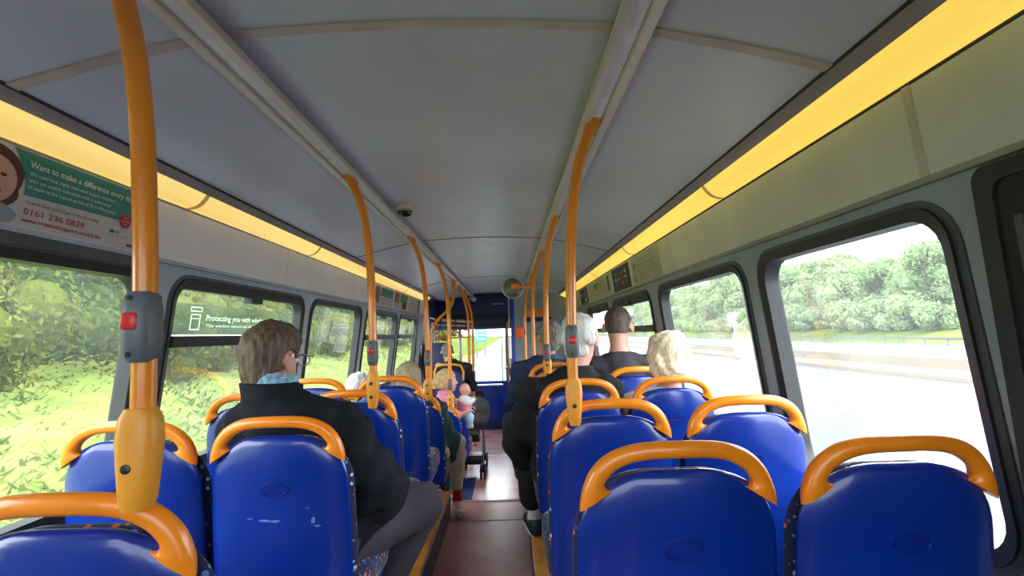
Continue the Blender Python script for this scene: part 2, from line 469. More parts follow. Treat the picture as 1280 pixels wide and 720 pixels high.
WIN = {}
def build_windows(side, wins, start):
    for i, (a, b, bar) in enumerate(wins):
        k = start + i
        w = empty('window_%d' % k, wall_pt(side, (a + b) / 2, WZ0)); w['kind'] = 'structure'
        inv = Matrix.Translation(-w.location)
        def fin(mb, nm, m, par=w, ang=40):
            mb.v = [tuple(Vector(v) - w.location) for v in mb.v]
            return mb.build(nm, m, par, angle=ang)
        mb = MB(); ring(mb, side, (a - 0.012, b + 0.012, WZ0 - 0.012, WZ1 + 0.012), 0.10, 0.030, 0.012, 0.004)
        fin(mb, 'rubber_frame', M['rubber'])
        mb = MB(); ring(mb, side, (a - 0.034, b + 0.034, WZ0 - 0.03, WZ1 + 0.026), 0.115, 0.024, 0.006, 0.004)
        fin(mb, 'outer_frame', M['rubber_g'])
        g = rrect(a + 0.014, b - 0.014, WZ0 + 0.014, WZ1 - 0.014, 0.08)
        mb = MB(); mb.add([wall_pt(side, y, z, -0.046) for y, z in g], [tuple(range(len(g)))])
        p = fin(mb, 'pane', M['glass'] if side < 0 else M['glass_r'])
        if bar:
            mb = MB()
            o = [(a + 0.02, bar - 0.024), (b - 0.02, bar - 0.024), (b - 0.02, bar + 0.022), (a + 0.02, bar + 0.022)]
            mb.prism(o, lambda y, z: wall_pt(side, y, z, 0.012), lambda y, z: wall_pt(side, y, z, -0.024))
            fin(mb, 'hopper_bar', M['rubber_g'] if side > 0 else M['rubber'])
            mb = MB()
            o = [(a + 0.035, WZ1 - (0.034 if side < 0 else 0.055)), (b - 0.035, WZ1 - (0.034 if side < 0 else 0.055)), (b - 0.035, WZ1 - 0.012), (a + 0.035, WZ1 - 0.012)]
            mb.prism(o, lambda y, z: wall_pt(side, y, z, 0.006), lambda y, z: wall_pt(side, y, z, -0.024))
            fin(mb, 'hopper_top_rail', M['rubber'])
            mb = MB(); ym = (a + b) / 2
            o = [(ym - 0.06, WZ1 - 0.062), (ym + 0.06, WZ1 - 0.062), (ym + 0.06, WZ1 - 0.025), (ym - 0.06, WZ1 - 0.025)]
            mb.prism(o, lambda y, z: wall_pt(side, y, z, 0.02), lambda y, z: wall_pt(side, y, z, -0.02))
            fin(mb, 'latch', M['black'])
        WIN[k] = w

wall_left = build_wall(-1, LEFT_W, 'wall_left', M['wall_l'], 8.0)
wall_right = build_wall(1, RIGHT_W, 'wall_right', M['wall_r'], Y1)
build_windows(-1, LEFT_W, 1)
build_windows(1, RIGHT_W, 6)

# thick dark band over the nearest left window
mb = MB()
o = [(0.1, 1.662), (1.84, 1.662), (1.84, 1.698), (0.1, 1.698)]
mb.prism(o, lambda y, z: wall_pt(-1, y, z, 0.012), lambda y, z: wall_pt(-1, y, z, -0.005))
tag(mb.build('trim_1', M['rubber_g'], smooth=False), kind='structure')

# cornice panels between windows and light strips
def cornice(side, name, m, seams):
    root = empty(name, (XC + side * 1.1, 3.4, 1.70)); root['kind'] = 'structure'
    def fin(mb, nm, mm, ang=30):
        mb.v = [tuple(Vector(v) - root.location) for v in mb.v]
        return mb.build(nm, mm, root, angle=ang)
    mb = MB()
    mb.prism([(Y0, 1.702), (7.95, 1.702), (7.95, 1.925), (Y0, 1.925)], lambda y, z: wall_pt(side, y, z, 0.010), lambda y, z: wall_pt(side, y, z, -0.002))
    fin(mb, 'panel', m)
    mb = MB()
    mb.prism([(Y0, 1.694), (7.95, 1.694), (7.95, 1.708), (Y0, 1.708)], lambda y, z: wall_pt(side, y, z, 0.018), lambda y, z: wall_pt(side, y, z, -0.002))
    fin(mb, 'lip', M['lip'] if side > 0 else M['wall_l'])
    for y in seams:
        mb = MB()
        mb.prism([(y - 0.012, 1.708), (y + 0.012, 1.708), (y + 0.012, 1.92), (y - 0.012, 1.92)], lambda a, z: wall_pt(side, a, z, 0.0125), lambda a, z: wall_pt(side, a, z, 0.0))
        fin(mb, 'seam_strip', M['seam'] if side > 0 else M['cornice_l'])
    return root
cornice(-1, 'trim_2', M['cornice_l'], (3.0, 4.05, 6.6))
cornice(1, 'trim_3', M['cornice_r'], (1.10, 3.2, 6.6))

# ceiling: flat centre, sloping sides
prof = [(-0.965, 1.997), (-0.85, 2.030), (-0.70, 2.067), (-0.54, 2.10), (-0.45, 2.115), (-0.2, 2.128), (0, 2.132), (0.2, 2.128), (0.45, 2.115), (0.54, 2.10), (0.70, 2.067), (0.85, 2.030), (0.965, 1.997)]
mb = MB()
ny = 22
vs = []; fs = []
for j in range(ny + 1):
    y = Y0 + (Y1 - Y0) * j / ny
    for (x, z) in prof: vs.append((XC + x, y, z))
n = len(prof)
for j in range(ny):
    for i in range(n - 1): fs.append((j * n + i, j * n + i + 1, (j + 1) * n + i + 1, (j + 1) * n + i))
# outer skin so no daylight leaks
for s in (-1, 1):
    b = len(vs)
    for y in (Y0, Y1):
        vs += [(XC + s * 0.965, y, 1.997), (XC + s * 1.14, y, 2.03), (XC + s * 1.14, y, 1.88)]
    fs += [(b, b + 1, b + 4, b + 3), (b + 1, b + 2, b + 5, b + 4)]
mb.add(vs, fs)
tag(mb.build('ceiling', M['ceiling'], angle=60), kind='structure')

def ceil_z(x):
    for (x0, z0), (x1, z1) in zip(prof[:-1], prof[1:]):
        if x0 <= x <= x1: return z0 + (z1 - z0) * (x - x0) / (x1 - x0)
    return 2.1
# cross seams
tn = 4
for (y, w, m) in ((1.157, 0.016, M['seam']), (3.87, 0.006, M['rail_dk']), (6.55, 0.006, M['rail_dk'])):
    mb = MB()
    for (xa, xb) in ((-0.96, -0.54), (-0.45, 0.45), (0.54, 0.96)):
        N_ = 8
        for i in range(N_):
            x0 = xa + (xb - xa) * i / N_; x1 = xa + (xb - xa) * (i + 1) / N_
            z0, z1 = ceil_z(x0), ceil_z(x1)
            mb.add([(XC + x0, y - w, z0 - .005), (XC + x1, y - w, z1 - .005), (XC + x1, y + w, z1 - .005), (XC + x0, y + w, z0 - .005),
                    (XC + x0, y - w, z0 + .003), (XC + x1, y - w, z1 + .003), (XC + x1, y + w, z1 + .003), (XC + x0, y + w, z0 + .003)],
                   [(0, 1, 2, 3), (0, 4, 5, 1), (3, 2, 6, 7), (0, 3, 7, 4), (1, 5, 6, 2)])
    tag(mb.build('trim_%d' % tn, m, smooth=False), kind='structure'); tn += 1
# grab-rail channels
for s in (-1, 1):
    root = empty('trim_%d' % tn, (XC + s * 0.49, 4, 2.09)); root['kind'] = 'structure'; tn += 1
    def fin(mb, nm, mm):
        mb.v = [tuple(Vector(v) - root.location) for v in mb.v]
        return mb.build(nm, mm, root, smooth=False)
    for (xa, xb, dz, m, nm) in ((0.447, 0.474, 0.016, M['alu'], 'inner_rail'), (0.474, 0.512, 0.004, M['alu_l'], 'channel'), (0.512, 0.540, 0.014, M['alu'], 'outer_rail')):
        mb = MB(); mb.box((XC + s * (xa + xb) / 2, (Y0 + 9.1) / 2, 2.103 - dz), (xb - xa, 9.1 - Y0, 0.024), 0.003)
        fin(mb, nm, m)

# light strips
def strip(side, name, label, m, joints, ends):
    root = thing(name, label, 'ceiling light', (XC + side * 1.05, 4, 1.95))
    def fin(mb, nm, mm, smooth=True):
        mb.v = [tuple(Vector(v) - root.location) for v in mb.v]
        return mb.build(nm, mm, root, smooth=smooth)
    def sec(h):   # cross section of the cove, bulging slightly
        t = [0, .2, .4, .6, .8, 1]
        return [(1.092 - 0.09 * u - h * math.sin(PI * u) * 0.4, 1.921 + 0.056 * u - h * math.sin(PI * u)) for u in t]
    cuts = [ends[0]] + list(joints) + [ends[1]]
    for a, b in zip(cuts[:-1], cuts[1:]):
        mb = MB(); S = sec(0.012); S2 = [(1.11, 1.935), (1.01, 1.998)]
        vs = []; fs = []
        for y in (a + 0.004, b - 0.004):
            vs += [(XC + side * x, y, z) for x, z in S]
        n = len(S)
        for i in range(n - 1): fs.append((i, i + 1, n + i + 1, n + i))
        mb.add(vs, fs)
        fin(mb, 'diffuser', m)
    for j in joints:
        mb = MB(); S = sec(0.016)
        vs = []; fs = []
        for y in (j - 0.014, j + 0.014): vs += [(XC + side * x, y, z) for x, z in S]
        n = len(S)
        for i in range(n - 1): fs.append((i, i + 1, n + i + 1, n + i))
        mb.add(vs, fs); fin(mb, 'joint_strip', M['joint'])
    mb = MB()
    for (x, z, w, h) in ((0.984, 1.988, 0.044, 0.020),):
        mb.box((XC + side * x, sum(ends) / 2, z), (w, ends[1] - ends[0], h), 0.006, Matrix.Rotation(side * 0.5, 3, 'Y'))
    fin(mb, 'upper_frame', M['rail_dk'])
    mb = MB(); mb.box((XC + side * 0.962, sum(ends) / 2, 1.9965), (0.006, ends[1] - ends[0], 0.012)); fin(mb, 'dark_strip', M['thin_dk'], False)  # narrow dark strip along the upper frame
    mb = MB(); mb.box((XC + side * 1.094, sum(ends) / 2, 1.921), (0.014, ends[1] - ends[0], 0.011), 0.003); fin(mb, 'lower_frame', M['thin_dk'] if side > 0 else M['rail_dk'])
    mb = MB(); mb.box((XC + side * 1.04, ends[1], 1.955), (0.12, 0.02, 0.07)); fin(mb, 'end_cap', M['thin_dk'])
    return root
strip(-1, 'light_strip', 'long warm yellow light strip above the left windows', M['glow_l'], (2.02, 3.25, 4.6, 6.15), (-0.6, 7.9))
strip(1, 'light_strip', 'long warm yellow light strip above the right windows', M['glow_r'], (0.55, 2.07, 3.58, 5.0, 6.5), (-0.6, 9.4))

# floors ------------------------------------------------------------
AL, AR = -0.485, 0.103
mb = MB(); mb.box((XC, (Y0 + 4.45) / 2, -0.01), (2.44, 4.45 - Y0, 0.02))
fl = mb.build('floor', M['floor'], smooth=False); tag(fl, kind='structure')
mb = MB(); mb.box((XC, (4.45 + Y1) / 2, LOW - 0.01), (2.44, Y1 - 4.45, 0.02))
tag(mb.build('floor.001', M['floor_f'], smooth=False), kind='structure')
mb = MB(); mb.box((XC, 4.445, LOW / 2), (2.44, 0.02, -LOW - 0.004)); tag(mb.build('trim_20', M['floor_f'], smooth=False), kind='structure')
mb = MB(); mb.box(((AL + AR) / 2, 4.43, 0.001), (AR - AL, 0.045, 0.008), 0.002); tag(mb.build('trim_21', M['nose_alu']), kind='structure')
mb = MB(); mb.box(((AL + AR) / 2, 3.98, 0.0005), (AR - AL, 0.016, 0.003)); tag(mb.build('trim_22', M['lip'], smooth=False), kind='structure')
mb = MB(); mb.box((-0.25, 7.2, LOW + 0.001), (0.75, 0.03, 0.004)); tag(mb.build('trim_23', M['white'], smooth=False), kind='structure')
mb = MB(); mb.box((-0.60, 5.75, LOW + 0.001), (0.36, 0.8, 0.004)); tag(mb.build('trim_24', M['navy'], smooth=False), kind='structure')

def platform(name, x0, x1, y0, y1, zt, edge):
    root = empty(name, ((x0 + x1) / 2, (y0 + y1) / 2, 0)); root['kind'] = 'structure'
    def fin(mb, nm, mm, sm=True):
        mb.v = [tuple(Vector(v) - root.location) for v in mb.v]
        return mb.build(nm, mm, root, smooth=sm)
    mb = MB(); mb.box(((x0 + x1) / 2, (y0 + y1) / 2, zt / 2 - 0.002), (x1 - x0, y1 - y0, zt)); fin(mb, 'platform_block', M['plat'], False)
    s = 1 if edge == x1 else -1
    mb = MB(); mb.box((edge - s * 0.033, (y0 + y1) / 2, zt + 0.001), (0.066, y1 - y0, 0.006), 0.002); fin(mb, 'orange_nosing', M['nosing'])
    mb = MB(); mb.box((edge + s * 0.002, (y0 + y1) / 2, zt - 0.012), (0.008, y1 - y0, 0.024), 0.002); fin(mb, 'nosing_edge', M['nose_alu'])
    mb = MB(); mb.box(((x0 + x1) / 2, y1 - 0.02, zt + 0.001), (x1 - x0, 0.04, 0.006), 0.002); fin(mb, 'orange_nosing', M['nosing'])
    return root
platform('trim_25', XC - 1.215, AL, Y0, 4.09, PLAT, AL)
platform('trim_26', AR, XC + 1.215, Y0, 4.3, PLAT, AR)

# rear wall behind the camera and dark emergency door beside it
mb = MB()
mb.box((XC, Y0 - 0.02, 0.30), (2.5, 0.04, 1.2)); mb.box((XC, Y0 - 0.02, 2.0), (2.5, 0.04, 0.35))
for s in (-1, 1): mb.box((XC + s * 1.14, Y0 - 0.02, 1.36), (0.22, 0.04, 0.94))
tag(mb.build('wall_back', M['wall_l'], smooth=False), kind='structure')
wb = empty('window_11', (XC, Y0 - 0.02, 0.9)); wb['kind'] = 'structure'  # unseen rear window, put in to light the seat backs and ceiling
mb = MB(); mb.add([(-1.03, 0, 0), (1.03, 0, 0), (1.03, 0, 0.93), (-1.03, 0, 0.93)], [(0, 1, 2, 3)]); mb.build('pane', M['glass_b'], wb)
root = empty('door_1', (XC + 1.2, 0.5, 0.2)); root['kind'] = 'structure'
def fin(mb, nm, mm, sm=True):
    mb.v = [tuple(Vector(v) - root.location) for v in mb.v]
    return mb.build(nm, mm, root, smooth=sm)
mb = MB(); mb.prism(rrect(-0.3, 0.985, 0.25, 1.685, 0.03), lambda y, z: wall_pt(1, y, z, 0.012), lambda y, z: wall_pt(1, y, z, -0.004)); fin(mb, 'door_leaf', M['dkpanel'])
mb = MB()
ring(mb, 1, (-0.3, 0.985, 0.25, 1.685), 0.03, 0.03, 0.026, 0.02, 0.03); fin(mb, 'rubber_frame', M['rubber'])
mb = MB(); mb.prism(rrect(0.90, 0.915, 0.5, 1.58, 0.005), lambda y, z: wall_pt(1, y, z, 0.03), lambda y, z: wall_pt(1, y, z, 0.0)); fin(mb, 'door_edge', M['rubber_g'])

# ------------------------------------------------------------------ posters on the cornice
def cpt(side, y, z, k=0.0125):
    return wall_pt(side, y, z, k)
def poster(side, y0, y1, z0, z1, label, paper, name='advert_poster', group=None):
    c = cpt(side, (y0 + y1) / 2, (z0 + z1) / 2)
    root = thing(name, label, 'poster', c, group=group)
    def quad(nm, a, b, z, zz, m, k=0.0, par=root):
        mb = MB(); mb.prism([(a, z), (b, z), (b, zz), (a, zz)], lambda y, q: cpt(side, y, q, 0.0125 + k) - c, lambda y, q: cpt(side, y, q, 0.0115) - c)
        return mb.build(nm, m, par, smooth=False)
    quad('sheet', y0, y1, z0, z1, paper)
    return root, c, quad
UPL = (wall_pt(-1, 0, 1.9) - wall_pt(-1, 0, 1.7)).normalized()
UPR = (wall_pt(1, 0, 1.9) - wall_pt(1, 0, 1.7)).normalized()

root, c, quad = poster(-1, 0.98, 1.79, 1.712, 1.915, 'recruitment poster with teal band and smiling woman above nearest left window', M['paper'])
def P(y, z, k=0.0): return cpt(-1, y, z, 0.0125 + k) - c
mb = MB(); pts = [(1.30, 1.912), (1.768, 1.912), (1.775, 1.805)]
# teal band with a curved left edge
band = [(1.775, 1.912), (1.775, 1.803), (1.35, 1.796)]
for k in range(9):
    t = k / 8; band.append((1.35 - 0.05 * t * t, 1.796 + 0.116 * t))
mb.add([P(y, z, 0.0008) for y, z in band], [tuple(range(len(band)))]); mb.build('teal_band', M['teal'], root, smooth=False)
def disc(cy, cz, ry, rz, m, nm, k, par=root, fn=None, n=24, a0=0, a1=2 * PI):
    f = fn or P
    mb = MB(); mb.add([f(cy + ry * math.cos(a0 + (a1 - a0) * i / n), cz + rz * math.sin(a0 + (a1 - a0) * i / n), k) for i in range(n)], [tuple(range(n))])
    return mb.build(nm, m, par, smooth=False)
mb = MB(); mb.add([P(y, z, 0.0008) for y, z in ((0.985, 1.716), (1.30, 1.716), (1.335, 1.76), (1.352, 1.80), (1.345, 1.86), (1.305, 1.912), (0.985, 1.912))], [tuple(range(7))]); mb.build('photo_ground', M['paper'], root, smooth=False)
disc(1.255, 1.835, 0.088, 0.072, M['p_hair'], 'printed_hair', 0.0012)
disc(1.255, 1.79, 0.082, 0.045, M['p_hair'], 'printed_hair', 0.0012)
disc(1.24, 1.735, 0.10, 0.032, M['p_top'], 'printed_top', 0.0014, n=24)
disc(1.25, 1.765, 0.03, 0.03, M['p_skin2'], 'printed_neck', 0.0016)
fc = disc(1.258, 1.818, 0.068, 0.062, M['p_skin'], 'printed_face', 0.002)
for dy in (-0.02, 0.02): disc(1.262 + dy * 1.3, 1.832, 0.009, 0.0045, M['p_hair'], 'printed_eye', 0.0024)
disc(1.264, 1.814, 0.008, 0.011, M['p_skin2'], 'printed_nose', 0.0024)
disc(1.262, 1.790, 0.027, 0.009, M['ink_red'], 'printed_smile', 0.0024); disc(1.262, 1.792, 0.021, 0.0045, M['ink_w'], 'printed_smile', 0.0028)
disc(1.712, 1.803, 0.025, 0.024, M['ink_red'], 'red_roundel', 0.0014)
YD = (0, 1, 0)
def ptx(s, y, z, m, w=None, h=0.015, nm='lettering', bold=0.0, al='LEFT'):
    return text(nm, s, m, root, P(y, z, 0.0012), YD, UPL, width=w, height=h, bold=bold, align=al)
ptx('Want to make a difference every day?', 1.352, 1.873, M['ink_w'], 0.385, 0.017, bold=0.012)
ptx('We need kind, highly motivated Support Workers', 1.356, 1.852, M['ink_w'], 0.30, 0.0095)
ptx('who can enable individuals with a wide range', 1.356, 1.834, M['ink_w'], 0.285, 0.0095)
ptx('of needs to live a good quality of life in Manchester', 1.356, 1.816, M['ink_w'], 0.31, 0.0095)
ptx('Sound like you? Get in touch today', 1.358, 1.775, M['ink_dk'], 0.245, 0.0105)
ptx('0161 236 0829', 1.356, 1.746, M['ink_red'], 0.197, 0.0175, bold=0.006)
ptx('www.creativesupport.co.uk/jobs', 1.352, 1.726, M['ink_red'], 0.268, 0.0125, bold=0.012)
ptx('No', 1.712, 1.811, M['ink_w'], None, 0.006, al='CENTER'); ptx('experience', 1.712, 1.801, M['ink_w'], 0.036, 0.005, al='CENTER'); ptx('needed', 1.712, 1.791, M['ink_w'], None, 0.005, al='CENTER')
quad('small_logo', 1.655, 1.672, 1.757, 1.766, M['ink_dk'], 0.0008); quad('small_logo', 1.676, 1.694, 1.758, 1.765, M['ink_grey'], 0.0008)
ptx('investing in people', 1.652, 1.747, M['ink_dk'], 0.075, 0.004); ptx('charity registered', 1.652, 1.739, M['ink_grey'], 0.06, 0.004)
quad('small_logo', 1.735, 1.768, 1.722, 1.731, M['ink_dk'], 0.0008)

# far left trio of posters
def lposter(y0, y1, label, cols, gtxt):
    global root, c
    r, cc, q = poster(-1, y0, y1, 1.715, 1.905, label, M['paper'])
    for (a, b, z, zz, m) in cols: q('printed_block', y0 + a * (y1 - y0), y0 + b * (y1 - y0), 1.715 + z * 0.19, 1.715 + zz * 0.19, m, 0.0015)
    for (s, a, z, w, h, m) in gtxt:
        text('lettering', s, m, r, cpt(-1, y0 + a * (y1 - y0), 1.715 + z * 0.19, 0.0145) - cc, YD, UPL, width=w * (y1 - y0), height=h)
lposter(4.98, 5.75, 'far left poster with teal block and pale text lines', [(0.0, 0.2, 0.1, 0.95, M['p_brown']), (0.04, 0.16, 0.55, 0.85, M['p_skin']), (0.28, 0.95, 0.5, 0.95, M['teal'])],
        [('Get in touch', 0.32, 0.3, 0.5, 0.016, M['ink_grey']), ('apply online today', 0.32, 0.12, 0.6, 0.014, M['ink_grey'])])
lposter(5.80, 6.55, 'far left poster with dark picture beside a green block', [(0.02, 0.32, 0.35, 0.98, M['p_brown']), (0.42, 0.97, 0.45, 0.98, M['ink_green']), (0.6, 0.9, 0.05, 0.5, M['p_dark'])], [('Talk to us', 0.05, 0.12, 0.5, 0.016, M['ink_grey'])])
lposter(6.60, 7.45, 'far left poster nearest the front, mostly blank white', [(0.8, 0.98, 0.02, 0.98, M['p_brown'])], [('Notice', 0.15, 0.55, 0.35, 0.016, M['ink_red'])])

# right-hand posters (read front to back)
YR = (0, -1, 0)
def rposter(y0, y1, label, paper, blocks, txts, discs=()):
    r, cc, q = poster(1, y0, y1, 1.715, 1.905, label, paper)
    W = y1 - y0
    for (a, b, z, zz, m) in blocks: q('printed_block', y1 - b * W, y1 - a * W, 1.715 + z * 0.19, 1.715 + zz * 0.19, m, 0.0015)
    for (s, a, z, w, h, m) in txts:
        text('lettering', s, m, r, cpt(1, y1 - a * W, 1.715 + z * 0.19, 0.0145) - cc, YR, UPR, width=(w * W if w else None), height=h)
    for (a, z, ry, rz, m) in discs:
        disc(y1 - a * W, 1.715 + z * 0.19, ry, rz, m, 'printed_spot', 0.0025, par=r, fn=lambda y, zz, k: cpt(1, y, zz, 0.0125 + k) - cc)
rposter(3.03, 3.72, 'yellowish notice with grey text lines above second right window', M['paper_d'], [],
        [('Notice', 0.30, 0.78, 0.25, 0.020, M['ink_grey']), ('Please keep your ticket ready', 0.28, 0.60, 0.66, 0.015, M['ink_grey']), ('for inspection at all times', 0.28, 0.45, 0.60, 0.015, M['ink_grey']),
         ('and have the correct fare', 0.28, 0.30, 0.62, 0.015, M['ink_grey']), ('Thank you', 0.28, 0.14, 0.3, 0.015, M['ink_grey'])], [(0.12, 0.66, 0.035, 0.022, M['ink_grey']), (0.12, 0.66, 0.027, 0.016, M['paper_d']), (0.10, 0.2, 0.012, 0.02, M['ink_dk'])])
rposter(3.80, 4.42, 'dark poster with rows of small coloured pictures', M['p_dark'], [(0.03, 0.97, 0.03, 0.97, M['p_dark'])], [],
        [(0.22 + 0.19 * i, 0.28 + 0.22 * j, 0.035, 0.013, m) for (i, j, m) in ((0, 0, M['p_brown']), (1, 0, M['p_purple']), (2, 0, M['p_brown']), (3, 0, M['p_brown']), (0, 1, M['paper']), (1, 1, M['p_skin']), (2, 1, M['ink_red']), (3, 1, M['p_skin']), (0, 2, M['p_blue']), (2, 2, M['p_brown']), (3, 2, M['paper']), (1, 2, M['p_purple']))])
rposter(4.50, 5.75, 'pale poster with a green block and green writing', M['paper_d'], [(0.30, 0.46, 0.55, 0.85, M['ink_green']), (0.88, 0.93, 0.2, 0.9, M['ink_dk'])],
        [('Go green', 0.5, 0.72, 0.26, 0.022, M['ink_green']), ('by bus', 0.5, 0.55, 0.2, 0.022, M['ink_green']), ('every day', 0.5, 0.34, 0.28, 0.018, M['ink_green']), ('travel', 0.05, 0.78, 0.18, 0.014, M['ink_grey'])])
rposter(5.82, 6.45, 'purple poster with small faces farthest along the right', M['p_purple'], [(0.1, 0.5, 0.1, 0.9, M['p_dark'])], [], [(0.3, 0.6, 0.05, 0.03, M['p_skin']), (0.7, 0.55, 0.05, 0.03, M['p_brown']), (0.7, 0.25, 0.06, 0.02, M['paper'])])
rposter(6.52, 7.3, 'plain pale notice just before the driver cab wall', M['paper_d'], [], [('Information', 0.2, 0.6, 0.5, 0.018, M['ink_grey'])])

# window sticker on the second left window: a film on the glass
root = thing('window_sticker', 'dark green ventilation sticker with white writing on second left window', 'sticker', wall_pt(-1, 2.65, 1.49, -0.042))
c = root.location.copy()
def S(y, z, k=0.0): return wall_pt(-1, y, z, -0.042 + k) - c
mb = MB(); mb.add([S(y, z) for y, z in ((2.10, 1.425), (3.22, 1.425), (3.22, 1.558), (2.10, 1.558))], [(0, 1, 2, 3)]); mb.build('film', M['sticker'], root, smooth=False)
mb = MB(); mb.add([S(y, z, .001) for y, z in ((2.08, 1.418), (3.24, 1.418), (3.24, 1.424), (2.08, 1.424))], [(0, 1, 2, 3)]); mb.build('lower_border', M['film_white'], root, smooth=False)
text('lettering', 'Protecting you with window ventilation', M['film_white'], root, S(2.345, 1.488, 0.002), YD, UPL, width=0.80, height=0.026, bold=0.012)
text('lettering', 'This window cannot be closed', M['film_white'], root, S(2.348, 1.458, 0.002), YD, UPL, width=0.48, height=0.015)
mb = MB()
def bar(y0, z0, y1, z1): mb.add([S(y0, z0, .002), S(y1, z0, .002), S(y1, z1, .002), S(y0, z1, .002)], [(0, 1, 2, 3)])
for q in ((2.232, 1.447, 2.240, 1.512), (2.296, 1.447, 2.304, 1.512), (2.232, 1.443, 2.304, 1.449), (2.232, 1.509, 2.304, 1.514), (2.225, 1.524, 2.311, 1.529), (2.225, 1.541, 2.311, 1.546), (2.225, 1.524, 2.231, 1.546), (2.305, 1.524, 2.311, 1.546), (2.245, 1.492, 2.29, 1.496)): bar(*q)
mb.build('window_icon', M['film_white'], root, smooth=False)
# ================================================================== SEATS
RECL = 0.10
def seat_w(z):
    """half width of the back shell at height z"""
    if z <= 0.78: return 0.197 + 0.03 * (0.78 - z) * max(0, 1 - (0.78 - z) / 0.45)
    u = min(1, (z - 0.78) / 0.144)
    return 0.197 * (1 - u * u) ** (1 / 2.87) if u < 1 else 0.0
def seat_y(z, x):
    y = (0.92 - z) * RECL + 0.03 * (x / 0.2) ** 2
    if z > 0.80: y += 0.9 * (z - 0.80) ** 2
    return y
def shell_mesh(scale, d0, d1, zb, edge=0.012, zofs=0.0, cols=15):
    zs = [zb, zb + 0.02, 0.45, 0.55, 0.62, 0.68, 0.73, 0.78, 0.805, 0.83, 0.85, 0.868, 0.884, 0.897, 0.908, 0.916, 0.921, 0.9232]
    zs = [z for z in zs if z >= zb]
    vs = []; fs = []
    n = cols
    for layer, dd in ((0, d0), (1, d1)):
        for z in zs:
            w = seat_w(z)
            for k in range(n):
                t = -math.cos(PI * k / (n - 1))
                x = w * t
                e = max(abs(t) ** 10, max(0, (z - 0.90) / 0.0232) ** 3 if z > 0.9 else 0)
                y = seat_y(z, x) + dd + (edge * e if layer == 0 else -edge * e)
                vs.append((x * scale, y, z * 1.0 + zofs + (scale - 1) * 0.5 * (z - 0.5)))
    m = len(zs)
    for L in (0, 1):
        b = L * m * n
        for i in range(m - 1):
            for k in range(n - 1):
                fs.append((b + i * n + k, b + i * n + k + 1, b + (i + 1) * n + k + 1, b + (i + 1) * n + k))
    b = m * n
    for i in range(m - 1):
        for k in (0, n - 1):
            fs.append((i * n + k, (i + 1) * n + k, b + (i + 1) * n + k, b + i * n + k))
    for k in range(n - 1):
        for i in (0, m - 1):
            fs.append((i * n + k, i * n + k + 1, b + i * n + k + 1, b + i * n + k))
    mb = MB(); mb.add(vs, fs); return mb

def rounded_slab(cx, cy, cz, w, d, h, r, crown=0.015):
    mb = MB()
    o = rrect(-w / 2, w / 2, -d / 2, d / 2, r, 5); n = len(o)
    layers = [(-0.5, 0.94), (-0.42, 0.985), (-0.2, 1.0), (0.2, 1.0), (0.4, 0.975), (0.5, 0.92)]
    vs = []
    for (t, s) in layers:
        for (x, y) in o: vs.append((cx + x * s, cy + y * s, cz + t * h))
    fs = []
    for L in range(len(layers) - 1):
        for k in range(n):
            j = (k + 1) % n
            fs.append((L * n + k, L * n + j, (L + 1) * n + j, (L + 1) * n + k))
    b = len(vs); vs.append((cx, cy, cz + 0.5 * h + crown)); vs.append((cx, cy, cz - 0.5 * h))
    t = (len(layers) - 1) * n
    for k in range(n):
        j = (k + 1) % n
        fs.append((t + k, t + j, b)); fs.append((j, k, b + 1))
    mb.add(vs, fs); return mb

